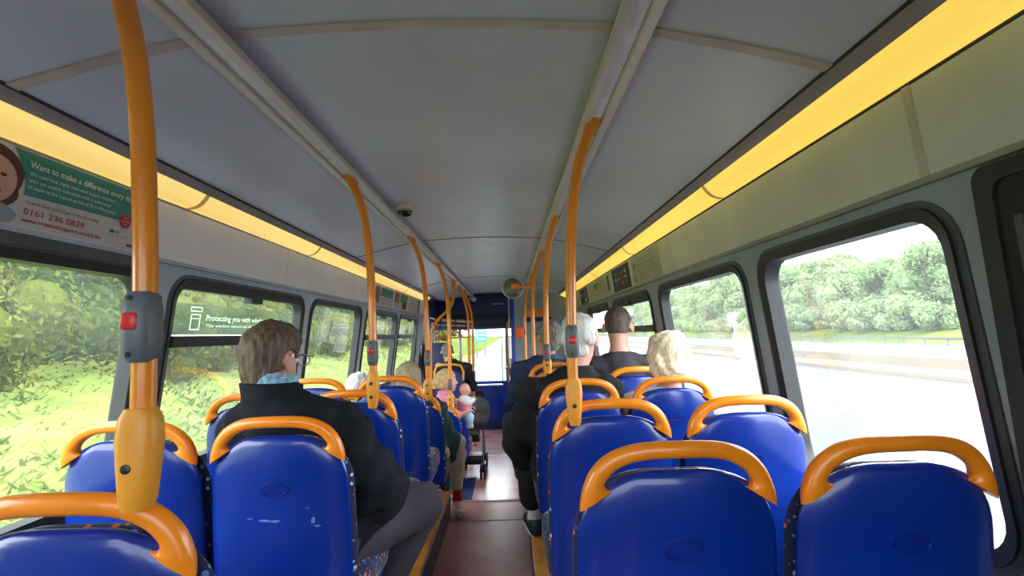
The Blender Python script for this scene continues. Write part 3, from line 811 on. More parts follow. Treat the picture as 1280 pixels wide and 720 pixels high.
def make_seat():
    root = empty('bus_seat', (0, 0, 0))
    shell_mesh(1.0, 0.0, 0.028, 0.36).build('back_shell', M['shell'], root, angle=55)
    shell_mesh(1.03, 0.030, 0.072, 0.42, 0.02, -0.013).build('back_cushion', M['fabric'], root, angle=55)
    rounded_slab(0, 0.315, 0.43, 0.425, 0.45, 0.10, 0.07).build('seat_cushion', M['fabric'], root, angle=50)
    rounded_slab(0, 0.30, 0.365, 0.40, 0.42, 0.05, 0.06, 0).build('seat_pan', M['shell'], root, angle=50)
    # orange handle arching over the back, flaring into broad feet on the shell corners
    O_ = [(0, .980), (.05, .979), (.09, .974), (.124, .963), (.152, .945), (.172, .921), (.184, .895), (.191, .870), (.193, .846)]
    I_ = [(0, .947), (.05, .9458), (.084, .941), (.110, .931), (.130, .917), (.1415, .902), (.143, .893), (.136, .887), (.124, .890)]
    D_ = [.0165, .0165, .0165, .017, .0175, .019, .0205, .021, .017]
    full = [(-o[0], o[1], -i[0], i[1], dd) for o, i, dd in list(zip(O_, I_, D_))[:0:-1]] + [(o[0], o[1], i[0], i[1], dd) for o, i, dd in zip(O_, I_, D_)]
    st = []
    for q in range(len(full) - 1):
        p0 = full[max(q - 1, 0)]; p1 = full[q]; p2 = full[q + 1]; p3 = full[min(q + 2, len(full) - 1)]
        for s_ in range(4):
            t = s_ / 4
            st.append([0.5 * (2 * B + (Cc - A) * t + (2 * A - 5 * B + 4 * Cc - Dd) * t * t + (3 * B - A - 3 * Cc + Dd) * t ** 3) for A, B, Cc, Dd in zip(p0, p1, p2, p3)])
    st.append(list(full[-1]))
    sg = 16; vs = []; fs = []
    for (ox, oz, ix, iz, dd) in st:
        mx_, mz_ = (ox + ix) / 2, (oz + iz) / 2; hx, hz = (ox - ix) / 2, (oz - iz) / 2
        yy = 0.012 + 0.03 * (mx_ / 0.2) ** 2 + 0.10 * (0.92 - mz_) * (1 if mz_ < 0.92 else 0)
        for k in range(sg):
            a = 2 * PI * k / sg; ca, sa = math.cos(a), math.sin(a); ee = 0.9
            ca = math.copysign(abs(ca) ** ee, ca); sa = math.copysign(abs(sa) ** ee, sa)
            vs.append((mx_ + hx * ca, yy + dd * sa, mz_ + hz * ca))
    nS = len(st)
    for q in range(nS - 1):
        for k in range(sg):
            k2 = (k + 1) % sg; fs.append((q * sg + k, q * sg + k2, (q + 1) * sg + k2, (q + 1) * sg + k))
    fs.append(tuple(range(sg))); fs.append(tuple((nS - 1) * sg + k for k in range(sg)))
    mb = MB(); mb.add(vs, fs); mb.build('grab_handle', M['orange'], root, angle=50)
    # oval badge
    mb = MB(); c = (0, seat_y(0.775, 0) - 0.001, 0.775)
    n = 28
    def ov(s, y): return [(0.04 * s * math.cos(2 * PI * k / n), y + c[1] + 0.03 * (0.04 * s * math.cos(2 * PI * k / n) / 0.2) ** 2 - 0.10 * 0.021 * s * math.sin(2 * PI * k / n), c[2] + 0.021 * s * math.sin(2 * PI * k / n)) for k in range(n)]
    vs = ov(1.0, 0.003) + ov(0.98, -0.0025) + ov(0.9, -0.0025) + ov(0.86, 0.0)
    fs = []
    for L in range(3):
        for k in range(n):
            j = (k + 1) % n; fs.append((L * n + k, L * n + j, (L + 1) * n + j, (L + 1) * n + k))
    fs.append(tuple(3 * n + k for k in range(n)))
    mb.add(vs, fs)
    mb.box((0, c[1] - 0.001, 0.775), (0.066, 0.005, 0.003))
    mb.build('oval_badge', M['badge'], root)
    for s in (-1, 1):
        mb = MB(); mb.box((s * 0.12, 0.16, 0.17), (0.035, 0.045, 0.34), 0.008); mb.box((s * 0.12, 0.30, 0.335), (0.035, 0.32, 0.03), 0.006); mb.box((s * 0.12, 0.16, 0.006), (0.06, 0.12, 0.012), 0.003)
        mb.build('leg', M['frame_metal'], root)
    return root

SX = {'LA': -0.672, 'LW': -1.095, 'RA': 0.322, 'RW': 0.757}
seat0 = make_seat()
SEATS = [
 # key, Y, floor, label
 ('LA', 0.77, PLAT, 'blue seat in the bottom left corner carrying the nearest orange pole'),
 ('LA', 1.474, PLAT, 'scratched blue aisle seat of the man in the dark jacket'),
 ('LW', 1.474, PLAT, 'empty blue window seat directly behind the nearest left pole'),
 ('LA', 2.17, PLAT, 'blue left aisle seat in front of the man in the dark jacket'),
 ('LW', 2.17, PLAT, 'blue left window seat in front and left of the jacketed man'),
 ('LA', 2.87, PLAT, 'blue left aisle seat with no pole, behind the green coated woman'),
 ('LW', 2.87, PLAT, 'blue left window seat just behind the white haired head'),
 ('LA', 3.55, 0.02, 'blue seat of the woman in the green coat, with an orange pole'),
 ('LW', 3.55, 0.02, 'blue window seat of the white haired passenger'),
 ('LA', 4.85, -0.235, 'low blue seat with pole, just beyond the woman in green'),
 ('LA', 5.65, LOW, 'low blue seat between the girl and the pushchair'),
 ('RA', 0.997, PLAT, 'nearest right aisle seat, large blue back in the foreground'),
 ('RW', 0.997, PLAT, 'blue window seat in the bottom right corner with oval badge'),
 ('RA', 1.643, PLAT, 'blue right aisle seat carrying the tallest looking right pole'),
 ('RW', 1.643, PLAT, 'empty blue window seat behind the blonde curly haired woman'),
 ('RA', 2.384, PLAT, 'blue seat of the white haired man in black'),
 ('RW', 2.384, PLAT, 'blue window seat of the blonde curly haired woman'),
 ('RW', 3.05, PLAT, 'blue window seat of the man in the dark t-shirt'),
 ('RA', 3.05, PLAT, 'blue right aisle seat in front of the white haired man in black'),
 ('RA', 3.72, PLAT, 'blue right aisle seat of the grey haired man in navy'),
]
for i, (k, y, z, lb) in enumerate(SEATS):
    o = seat0 if i == 0 else copy_tree(seat0)
    o.location = (SX[k], y, z)
    tag(o, lb, 'bus seat', 'blue bus seats with orange handles')
# scratches on the seat of the jacketed man
SEAT_SCR = [o for o in bpy.data.objects if o.get('label', '').startswith('scratched')][0]
M['scratch'] = mat('scratch_pale', (0.12, 0.25, 0.5, 1), 0.6)
random.seed(4)
for (x, z, w, h) in ((-0.03, 0.69, 0.05, 0.008), (0.0, 0.687, 0.03, 0.01), (0.105, 0.683, 0.012, 0.022), (0.115, 0.668, 0.02, 0.006), (0.09, 0.72, 0.012, 0.003), (-0.07, 0.695, 0.02, 0.003)):
    pts = []
    for k in range(7):
        a = 2 * PI * k / 7; q = random.uniform(0.6, 1.2)
        px = x + w * 0.5 * math.cos(a) * q; pz = z + h * 0.5 * math.sin(a) * q
        pts.append((px, seat_y(pz, px) - 0.0012, pz))
    mb = MB(); mb.add(pts, [tuple(range(7))])
    mb.build('scratch_mark', M['scratch'], SEAT_SCR, smooth=False)

# folding / rear facing seat of the man at the front, with patterned back
fs_root = thing('patterned_seat', 'purple patterned seat back behind the man in the dark suit', 'bus seat', (-0.82, 6.95, -0.02))
shell_mesh(1.0, 0.0, 0.05, 0.42).build('back_cushion', mat('purple_navy_fabric', (0.05, 0.045, 0.16, 1), 0.9, vary=0.5, scale=50), fs_root, angle=55)
shell_mesh(1.05, 0.05, 0.075, 0.40).build('back_shell', M['shell'], fs_root, angle=55)
rounded_slab(0, 0.315, 0.43, 0.42, 0.44, 0.10, 0.07).build('seat_cushion', M['fabric'], fs_root)
mb = MB(); mb.tube([(-0.19, 0.03, 0.80), (-0.195, 0.03, 0.92), (-0.16, 0.02, 1.0), (-0.08, 0.015, 1.015), (0.08, 0.015, 1.015), (0.16, 0.02, 1.0), (0.195, 0.03, 0.92), (0.19, 0.03, 0.80)], 0.016, 10); mb.build('grab_handle', M['clamp'], fs_root)
mb = MB(); mb.box((0, 0.25, 0.06), (0.42, 0.44, 0.62), 0.02); mb.build('plinth', M['navy'], fs_root)

# ================================================================== POLES
def smooth_path(pts, n=5):
    P = [Vector(p) for p in pts]; out = []
    for i in range(len(P) - 1):
        p0 = P[max(i - 1, 0)]; p1 = P[i]; p2 = P[i + 1]; p3 = P[min(i + 2, len(P) - 1)]
        for s in range(n):
            t = s / n
            out.append(0.5 * ((2 * p1) + (p2 - p0) * t + (2 * p0 - 5 * p1 + 4 * p2 - p3) * t * t + (3 * p1 - p0 - 3 * p2 + p3) * t ** 3))
    out.append(P[-1]); return out

def pole(y, side, zb, label, button=None, clamp=True, xb=None, r=0.0168):
    """upright grab pole: bottom on a seat handle, top curving to the ceiling channel"""
    if side < 0:
        xb = -0.545 if xb is None else xb; xt = XC - 0.492
    else:
        xb = 0.200 if xb is None else xb; xt = XC + 0.492
    root = thing('grab_pole', label, 'grab pole', (xb, y, zb), group='orange grab poles')
    def pt(x, z): return (x - xb, 0, z - zb)
    d = xt - xb
    prof = [(0, zb), (0, zb + 0.3), (0.02, 1.45), (0.055, 1.60), (0.115, 1.72), (0.22, 1.83), (0.40, 1.93), (0.68, 2.02), (0.93, 2.08), (1.0, 2.105)]
    if zb > 1.0: prof = [(0, zb), (0, 1.30), (0.025, 1.48), (0.07, 1.62), (0.13, 1.73), (0.235, 1.835), (0.43, 1.945), (0.72, 2.035), (0.93, 2.085), (1.0, 2.105)]
    mb = MB(); mb.tube(smooth_path([pt(xb + d * a, z) for a, z in prof]), r, 16); mb.build('tube', M['pole'], root, angle=60)
    # ceiling socket
    a, b = Vector(pt(xt - d * 0.22, 2.045)), Vector(pt(xt, 2.108))
    mb = MB(); mb.tube([a, a.lerp(b, 0.3), a.lerp(b, 0.9), b], [r * 1.25, r * 1.32, r * 1.5, r * 1.55], 16); mb.build('ceiling_socket', M['pole'], root)
    if clamp:
        mb = MB()
        prof2 = [(-0.045, 0.019, 0.020), (-0.032, 0.024, 0.026), (0.01, 0.029, 0.028), (0.05, 0.0335, 0.028), (0.078, 0.031, 0.025), (0.092, 0.022, 0.021)]
        n = 20; vs = []; fs = []
        ks = 0.86 if y < 1 else 0.80
        for (h, rx, ry) in [(h_ * 1.05, a_ * ks, b_ * ks) for h_, a_, b_ in prof2]:
            for k in range(n):
                t = 2 * PI * k / n; cx, cy = math.cos(t), math.sin(t)
                e = 0.62
                vs.append((rx * math.copysign(abs(cx) ** e, cx), ry * math.copysign(abs(cy) ** e, cy) - 0.004, h))
        for L in range(len(prof2) - 1):
            for k in range(n):
                j = (k + 1) % n; fs.append((L * n + k, L * n + j, (L + 1) * n + j, (L + 1) * n + k))
        fs.append(tuple(range(n))); fs.append(tuple((len(prof2) - 1) * n + k for k in range(n)))
        mb.add(vs, fs); cl = mb.build('base_clamp', M['clamp'], root, angle=50)
        mb = MB()
        for h in (0.0, 0.055) if y > 2 else (0.015,): mb.lathe([(0.007, 0), (0.007, 0.004), (0.003, 0.005)], (-0.002, -0.026, h), (0, -1, 0), 10)
        mb.build('bolt', M['bolt'], cl)
    if button:
        zc = button - zb
        # interpolate x of the tube there
        xo = 0
        for (a0, z0), (a1, z1) in zip(prof[:-1], prof[1:]):
            if z0 <= button <= z1: xo = d * (a0 + (a1 - a0) * (button - z0) / (z1 - z0))
        mb = MB(); prof3 = [(-0.052, .7), (-0.046, .93), (-0.02, 1.06), (0.02, 1.06), (0.046, .93), (0.052, .7)]
        n = 22; vs = []; fs = []
        for (h, s) in prof3:
            for k in range(n):
                t = 2 * PI * k / n; cx, cy = math.cos(t), math.sin(t); e = 0.7
                vs.append((xo + 0.0205 * s * math.copysign(abs(cx) ** e, cx), 0.025 * s * math.copysign(abs(cy) ** e, cy) - 0.004, zc + h))
        for L in range(len(prof3) - 1):
            for k in range(n):
                j = (k + 1) % n; fs.append((L * n + k, L * n + j, (L + 1) * n + j, (L + 1) * n + k))
        fs.append(tuple(range(n))); fs.append(tuple((len(prof3) - 1) * n + k for k in range(n)))
        mb.add(vs, fs); bx = mb.build('stop_box', M['grey_plastic'], root, angle=45)
        mb = MB()
        if side < 0: mb.box((xo - 0.002, -0.029, zc + 0.008), (0.023, 0.010, 0.025), 0.004)
        else: mb.lathe([(0.0125, 0), (0.0125, 0.006), (0.009, 0.009), (0.004, 0.010)], (xo - 0.002, -0.026, zc + 0.004), (0, -1, 0), 18)
        mb.build('stop_button', M['red'], bx)
        mb = MB()
        for h in (-0.04, 0.042): mb.lathe([(0.004, 0), (0.004, 0.003)], (xo - 0.003, -0.0265, zc + h), (0, -1, 0), 8)
        mb.build('screw', M['bolt'], bx)
    return root
pole(0.77, -1, 1.20, 'nearest left orange pole with a red stop button in a grey box', 1.415, xb=-0.541)
pole(2.17, -1, 1.145, 'second left orange pole, beside the jacketed man, with grey stop box', 1.325, xb=-0.572)
pole(3.55, -1, 1.0, 'third left orange pole, on the seat of the woman in green', 1.24, xb=-0.562)
pole(4.88, -1, 0.735, 'fourth left orange pole, standing in front of the girl', 0.93, xb=-0.565)
pole(1.643, 1, 1.145, 'nearest right orange pole with red stop button, by the white haired man', 1.36)
pole(3.05, 1, 1.145, 'second right orange pole, with stop button, over the navy jacket', 1.27, xb=0.222)
pole(4.414, 1, 0.0, 'third right orange pole, standing beyond the grey haired man', None, False, xb=0.208)
pole(6.03, 1, LOW, 'fourth right orange pole, farthest of the right row', None, False, xb=0.19)
# front left pipework
root = thing('grab_pole', 'bent orange pipe curving out to the left over the pushchair bay', 'grab pole', (-0.69, 6.5, 2.1), group='orange grab poles')
mb = MB(); mb.tube(smooth_path([(0.0, 0, 0.0), (0.0, 0, -0.15), (-0.01, 0, -0.28), (-0.08, 0, -0.40), (-0.2, 0, -0.51), (-0.28, 0, -0.64), (-0.30, 0, -0.82), (-0.30, 0, -1.3), (-0.30, 0, -2.36)]), 0.018, 12); mb.build('tube', M['pole'], root, angle=60)
mb = MB(); mb.lathe([(0.027, 0), (0.03, 0.1), (0.022, 0.12)], (0, 0, -0.1), (0, 0, 1), 14); mb.build('ceiling_socket', M['pole'], root)
for (x, y, lb) in ((-0.555, 7.9, 'orange upright pole at the front left by the blue panel'), (-0.565, 7.25, 'orange upright pole just behind the front left pole')):
    root = thing('grab_pole', lb, 'grab pole', (x, y, LOW), group='orange grab poles')
    mb = MB(); mb.tube(smooth_path([(0, 0, 0), (0, 0, 1.0), (0, 0, 1.7), (-0.01, 0, 1.95), (-0.05, 0, 2.15), (-0.11, 0, 2.30), (-0.12, 0, 2.375)]), 0.019, 12); mb.build('tube', M['pole'], root, angle=60)
    mb = MB(); mb.lathe([(0.026, 0), (0.028, 0.10), (0.024, 0.13)], (0, 0, 0.98), (0, 0, 1), 14); mb.build('collar', M['bolt'], root)
    mb = MB(); mb.lathe([(0.04, 0), (0.04, 0.01), (0.022, 0.02)], (0, 0, 0), (0, 0, 1), 14); mb.build('floor_socket', M['bolt'], root)
root = thing('handrail', 'orange overhead bar at the front left with three strap hangers', 'handrail', (-0.95, 6.62, 1.60))
mb = MB(); mb.tube([(0, 0, 0), (0.19, 0.64, -0.005), (0.38, 1.27, -0.01)], 0.018, 12); mb.build('bar', M['pole'], root)
mb = MB(); mb.tube([(0.0, 0, -0.07), (0.19, 0.64, -0.072), (0.38, 1.27, -0.075)], 0.012, 10); mb.build('lower_bar', M['pole'], root)
M['strap_red'] = mat('strap_handle_red', (0.62, 0.07, 0.03, 1), 0.4); M['strap'] = mat('strap_webbing', (0.02, 0.02, 0.03, 1), 0.8)
for i, t in enumerate((0.12, 0.5, 0.82)):
    p = Vector((-0.95 + 0.38 * t, 6.62 + 1.27 * t, 1.59))
    r = thing('strap_hanger', ('red triangular strap hanger, leftmost of the three on the front bar', 'red triangular strap hanger, middle of the three on the front bar', 'red triangular strap hanger, rightmost of the three on the front bar')[i], 'strap hanger', p, group='red strap hangers')
    mb = MB(); mb.box((0, 0, -0.06), (0.028, 0.006, 0.16)); mb.lathe([(0.024, -0.016), (0.024, 0.016)], (0, 0, 0.006), (0.29, 0.957, 0), 14); mb.build('strap', M['strap'], r)
    mb = MB(); mb.tube(smooth_path([(-0.02, 0, -0.13), (-0.06, 0, -0.21), (-0.055, 0, -0.235), (0, 0, -0.24), (0.055, 0, -0.235), (0.06, 0, -0.21), (0.02, 0, -0.13), (-0.02, 0, -0.13)]), 0.010, 8); mb.build('handle', M['strap_red'], r)
# ================================================================== PEOPLE (implicit bodies meshed as one continuous surface)
def surface_nets(F, lo, h):
    ins = F < 0
    nx, ny, nz = F.shape
    cx, cy, cz = nx - 1, ny - 1, nz - 1
    acc = np.zeros((cx * cy * cz, 3)); cnt = np.zeros(cx * cy * cz)
    quads = []
    for ax in range(3):
        a = [slice(None)] * 3; b = [slice(None)] * 3
        a[ax] = slice(0, -1); b[ax] = slice(1, None)
        s0 = ins[tuple(a)]; s1 = ins[tuple(b)]
        ii = np.argwhere(s0 != s1)
        lim = np.array([nx, ny, nz]); o1, o2 = (ax + 1) % 3, (ax + 2) % 3
        ok = (ii[:, o1] > 0) & (ii[:, o1] < lim[o1] - 1) & (ii[:, o2] > 0) & (ii[:, o2] < lim[o2] - 1)
        ii = ii[ok]
        if len(ii) == 0: continue
        jj = ii.copy(); jj[:, ax] += 1
        f0 = F[ii[:, 0], ii[:, 1], ii[:, 2]]; f1 = F[jj[:, 0], jj[:, 1], jj[:, 2]]
        t = f0 / (f0 - f1)
        P = ii.astype(float); P[:, ax] += t
        ids = []
        for (d1, d2) in ((-1, -1), (0, -1), (0, 0), (-1, 0)):
            c = ii.copy(); c[:, o1] += d1; c[:, o2] += d2
            k = (c[:, 0] * cy + c[:, 1]) * cz + c[:, 2]
            ids.append(k)
            for q in range(3): acc[:, q] += np.bincount(k, weights=P[:, q], minlength=acc.shape[0])
            cnt += np.bincount(k, minlength=acc.shape[0])
        Q = np.stack(ids, 1)
        flip = ~s0[ii[:, 0], ii[:, 1], ii[:, 2]]
        Q[flip] = Q[flip][:, ::-1]
        quads.append(Q)
    used = np.nonzero(cnt)[0]
    remap = -np.ones(len(cnt), int); remap[used] = np.arange(len(used))
    V = acc[used] / cnt[used][:, None] * h + np.array(lo)
    Q = remap[np.concatenate(quads)]
    return V, Q

class Field:
    def __init__(s, lo, hi, h):
        s.lo = np.array(lo, float); s.h = h
        s.n = np.maximum(4, np.ceil((np.array(hi) - s.lo) / h).astype(int) + 1)
        s.F = np.full(s.n, 0.5)
        s.ax = [s.lo[i] + h * np.arange(s.n[i]) for i in range(3)]
    def _sub(s, lo, hi):
        sl = []
        for i in range(3):
            a = int(max(0, math.floor((lo[i] - s.lo[i]) / s.h))); b = int(min(s.n[i], math.ceil((hi[i] - s.lo[i]) / s.h) + 1))
            if b <= a: return None, None
            sl.append(slice(a, b))
        g = np.meshgrid(*[s.ax[i][sl[i]] for i in range(3)], indexing='ij')
        return tuple(sl), g
    def _mix(s, sl, d, k, sub=False):
        A = s.F[sl]
        if sub:
            hh = np.maximum(k - np.abs(A + d), 0) / k
            s.F[sl] = np.maximum(A, -d) + hh * hh * k / 4
        else:
            hh = np.maximum(k - np.abs(A - d), 0) / k
            s.F[sl] = np.minimum(A, d) - hh * hh * k / 4
    def cap(s, a, b, ra, rb, k=0.03, inf=0.0, flat=None):
        """tapered capsule; flat=(axis, factor) thins it along an axis"""
        a = np.array(a, float); b = np.array(b, float); ra += inf; rb += inf
        m = max(ra, rb) + k + 2 * s.h
        sl, g = s._sub(np.minimum(a, b) - m, np.maximum(a, b) + m)
        if sl is None: return s
        p = np.stack(g, -1) - a; ba = b - a
        if flat is not None:
            ax = np.array(flat[0], float); ax /= np.linalg.norm(ax)
            sc_ = 1.0 / flat[1] - 1.0
            p = p + (p @ ax)[..., None] * ax * sc_; ba = ba + (ba @ ax) * ax * sc_
        L = max(ba @ ba, 1e-9)
        t = np.clip((p @ ba) / L, 0, 1)
        d = np.linalg.norm(p - t[..., None] * ba, axis=-1) - (ra + (rb - ra) * t)
        s._mix(sl, d, k); return s
    def ell(s, c, r, R=None, k=0.02, inf=0.0, sub=False):
        c = np.array(c, float); r = np.array(r, float) + inf
        m = max(r) + k + 2 * s.h
        sl, g = s._sub(c - m, c + m)
        if sl is None: return s
        p = np.stack(g, -1) - c
        if R is not None: p = p @ R
        q = np.linalg.norm(p / r, axis=-1); q2 = np.linalg.norm(p / (r * r), axis=-1)
        d = np.where(q2 > 1e-6, q * (q - 1) / np.maximum(q2, 1e-6), -min(r))
        s._mix(sl, d, k, sub); return s
    def grid(s): return np.meshgrid(*s.ax, indexing='ij')
    def clip(s, fn):
        s.F = np.maximum(s.F, fn(*s.grid())); return s
    def bump(s, fn):
        m = np.abs(s.F) < 0.06
        g = s.grid()
        s.F[m] += fn(g[0][m], g[1][m], g[2][m]); return s
    def mesh(s):
        s.F[0] = s.F[-1] = 0.5; s.F[:, 0] = s.F[:, -1] = 0.5; s.F[:, :, 0] = s.F[:, :, -1] = 0.5
        return surface_nets(s.F, s.lo, s.h)

def np_obj(name, V, Q, m, parent, origin, relax=1):
    V = V - np.array(origin)
    if relax:
        for _ in range(relax):
            acc = np.zeros_like(V); c = np.zeros(len(V))
            for a, b in ((0, 1), (1, 2), (2, 3), (3, 0)):
                np.add.at(acc, Q[:, a], V[Q[:, b]]); np.add.at(acc, Q[:, b], V[Q[:, a]])
                np.add.at(c, Q[:, a], 1); np.add.at(c, Q[:, b], 1)
            V = 0.5 * V + 0.5 * acc / c[:, None]
    me = bpy.data.meshes.new(name)
    me.from_pydata(V.tolist(), [], Q.tolist())
    me.polygons.foreach_set('use_smooth', [True] * len(me.polygons))
    me.update(); me.materials.append(m)
    o = bpy.data.objects.new(name, me); COL.objects.link(o); o.parent = parent
    return o

def rotm(yaw=0, pitch=0, roll=0):
    """yaw>0 turns the face to the left of travel"""
    return np.array((Matrix.Rotation(yaw, 3, 'Z') @ Matrix.Rotation(pitch, 3, 'X') @ Matrix.Rotation(roll, 3, 'Y')))

SKIN = mat('skin_fair', (0.58, 0.30, 0.21, 1), 0.5, vary=0.08, scale=12)
SKIN2 = mat('skin_pink', (0.66, 0.34, 0.25, 1), 0.5, vary=0.1, scale=12)
EYE = mat('eye_white', (0.8, 0.8, 0.78, 1), 0.3); IRIS = mat('eye_iris', (0.05, 0.06, 0.05, 1), 0.2)
LIPS = mat('lips', (0.5, 0.17, 0.14, 1), 0.5)
def hair_mat(name, c1, c2, sc_=(60, 60, 8)):
    m, nt, b = nodes(name); N = nt.nodes; Lk = nt.links
    tc = N.new('ShaderNodeTexCoord'); mp = N.new('ShaderNodeMapping'); mp.inputs['Scale'].default_value = sc_
    no = N.new('ShaderNodeTexNoise'); no.inputs['Scale'].default_value = 1.6; no.inputs['Detail'].default_value = 6
    Lk.new(tc.outputs['Object'], mp.inputs['Vector']); Lk.new(mp.outputs['Vector'], no.inputs['Vector'])
    cr = N.new('ShaderNodeValToRGB'); cr.color_ramp.elements[0].color = c1; cr.color_ramp.elements[1].color = c2
    cr.color_ramp.elements[0].position = 0.35; cr.color_ramp.elements[1].position = 0.65
    Lk.new(no.outputs['Fac'], cr.inputs['Fac']); Lk.new(cr.outputs['Color'], b.inputs['Base Color'])
    bp = N.new('ShaderNodeBump'); bp.inputs['Strength'].default_value = 0.5; bp.inputs['Distance'].default_value = 0.006
    Lk.new(no.outputs['Fac'], bp.inputs['Height']); Lk.new(bp.outputs['Normal'], b.inputs['Normal'])
    b.inputs['Roughness'].default_value = 0.65
    return m

def person(name, label, J, skin, hair, top, legs, shoes, h=0.011, group=None, base=None, cat='person'):
    """J: joints in world space. hair/top/legs: dicts of style."""
    J = {k: (np.array(v, float) if isinstance(v, (tuple, list)) else v) for k, v in J.items()}
    s = J.get('scale', 1.0); g = J.get('girth', 1.0)
    org = J['pelvis'].copy(); org[2] = base if base is not None else J['pelvis'][2] - 0.5
    root = thing(name, label, cat, tuple(org), group=group)
    hs = J.get('hs', 1.0)
    R = J['R']; C = J['head']
    H = lambda x, y, z: C + R @ np.array((x, y, z)) * hs
    sd = J['shR'] - J['shL']; sd = sd / np.linalg.norm(sd)
    fw = np.array((-sd[1], sd[0], 0.0)); fw /= np.linalg.norm(fw)
    sh_mid = (J['shL'] + J['shR']) / 2
    pel = J['pelvis']; chest = J.get('chest', pel * 0.38 + sh_mid * 0.62); waist = pel * 0.7 + sh_mid * 0.3
    allp = np.array([v for k, v in J.items() if isinstance(v, np.ndarray) and v.shape == (3,)])
    lo = allp.min(0) - 0.22; hi = allp.max(0) + 0.24
    w = np.linalg.norm(J['shR'] - J['shL'])
    def torso(f, inf, k=0.05):
        fl = (fw, 0.66)
        f.cap(pel - sd * 0.05 * s, pel + sd * 0.05 * s, 0.125 * s * g, 0.125 * s * g, k, inf, (fw, 0.85))
        f.cap(pel, waist, 0.14 * s * g, 0.140 * s * g, k, inf, (fw, 0.8))
        f.cap(waist, chest, 0.14 * s * g, 0.155 * s * g, k, inf, (fw, 0.74))
        f.cap(chest - sd * 0.04 * s, sh_mid - np.array((0, 0, 0.045)) * s, 0.155 * s * g, 0.105 * s, k, inf, fl)
        f.cap(J['shL'], J['shR'], 0.058 * s, 0.058 * s, 0.06, inf)
        f.cap(sh_mid - np.array((0, 0, .02)), J['neck'], 0.085 * s, 0.06 * s, 0.07, inf)
    def arms(f, inf, k=0.03, upto=1.0):
        for q in 'LR':
            f.cap(J['sh' + q], J['el' + q], 0.054 * s, 0.044 * s, k, inf)
            f.cap(J['el' + q], J['el' + q] + (J['wr' + q] - J['el' + q]) * upto, 0.043 * s, 0.030 * s, 0.02, inf)
    def legz(f, inf, k=0.035, upto=1.0):
        for q in 'LR':
            hip = pel + sd * (0.085 if q == 'R' else -0.085) * s
            f.cap(hip, J['kn' + q], 0.088 * s * min(g, 1.1), 0.060 * s, k, inf)
            f.cap(J['kn' + q], J['kn' + q] + (J['an' + q] - J['kn' + q]) * upto, 0.058 * s, 0.038 * s, 0.03, inf)
    # --- body: one continuous surface
    f = Field(lo, hi, h)
    torso(f, -0.004); arms(f, -0.002); legz(f, -0.002)
    for q in 'LR': f.cap(J['an' + q], J['toe' + q], 0.036 * s, 0.028 * s, 0.02)
    f.cap(J['neck'] - np.array((0, 0, .03)), H(0, -0.022, -0.045), 0.056 * s, 0.054 * s, 0.03)
    f.ell(H(0, -0.012, 0.035), np.array((.074, .094, .084)) * hs, R, 0.02)
    f.ell(H(0, 0.028, -0.035), np.array((.058, .066, .078)) * hs, R, 0.03)
    f.ell(H(0, 0.066, -0.088), np.array((.028, .024, .022)) * hs, R, 0.03)
    f.ell(H(0, 0.078, 0.03), np.array((.05, .018, .014)) * hs, R, 0.02)
    for e in (-1, 1):
        f.ell(H(e * 0.031, 0.102, 0.008), np.array((.016, .013, .012)) * hs, R, 0.012, sub=True)
        f.ell(H(e * 0.083, -0.016, -0.006), np.array((.009, .021, .033)) * hs, R @ np.array(Matrix.Rotation(-e * 0.5, 3, 'Z')), 0.008)
    f.cap(H(0, 0.092, 0.012), H(0, 0.112, -0.026), 0.008 * hs, 0.014 * hs, 0.014)
    f.ell(H(0, 0.092, -0.055), np.array((.026, .010, .009)) * hs, R, 0.01)
    V, Q = f.mesh()
    # hands: palm, four unequal curled fingers and a thumb
    for q in 'LR':
        wr = J['wr' + q]; d = wr - J['el' + q]; d /= np.linalg.norm(d)
        dn = np.array(J.get('palm' + q, (0, 0, -1.0))); dn = dn - d * (dn @ d); dn /= np.linalg.norm(dn)
        sdv = np.cross(d, dn) * (1 if q == 'R' else -1)     # towards the thumb
        hf = Field(wr - 0.24 * s, wr + 0.24 * s, 0.0052)
        hf.cap(wr - d * 0.06 * s, wr + d * 0.01 * s, 0.029 * s, 0.025 * s, 0.01)
        pc = wr + d * 0.052 * s
        hf.ell(pc, np.array((0.052, 0.041, 0.017)) * s, np.stack([d, sdv, dn], 1), 0.015)
        for i, (o, L) in enumerate(((0.030, 0.075), (0.010, 0.083), (-0.010, 0.078), (-0.029, 0.060))):
            a = wr + d * 0.088 * s + sdv * o * s
            L *= s
            b1 = a + (d * 0.9 + dn * 0.4) * L * 0.42
            b2 = b1 + (d * 0.5 + dn * 0.85) * L * 0.32
            b3 = b2 + (d * 0.1 + dn * 0.95) * L * 0.26
            hf.cap(a - d * 0.02 * s, b1, 0.0092 * s, 0.0086 * s, 0.006); hf.cap(b1, b2, 0.0086 * s, 0.008 * s, 0.003); hf.cap(b2, b3, 0.008 * s, 0.0072 * s, 0.003)
        t0 = wr + d * 0.022 * s + sdv * 0.026 * s; t1 = t0 + (d * 0.55 + sdv * 0.75 + dn * 0.25) * 0.042 * s; t2 = t1 + (d * 0.85 + sdv * 0.2 + dn * 0.45) * 0.034 * s
        hf.cap(t0, t1, 0.013 * s, 0.0105 * s, 0.012); hf.cap(t1, t2, 0.0105 * s, 0.0085 * s, 0.004)
        hV, hQ = hf.mesh()
        Q = np.concatenate([Q, hQ + len(V)]); V = np.concatenate([V, hV])
    body = np_obj('body', V, Q, skin, root, org)
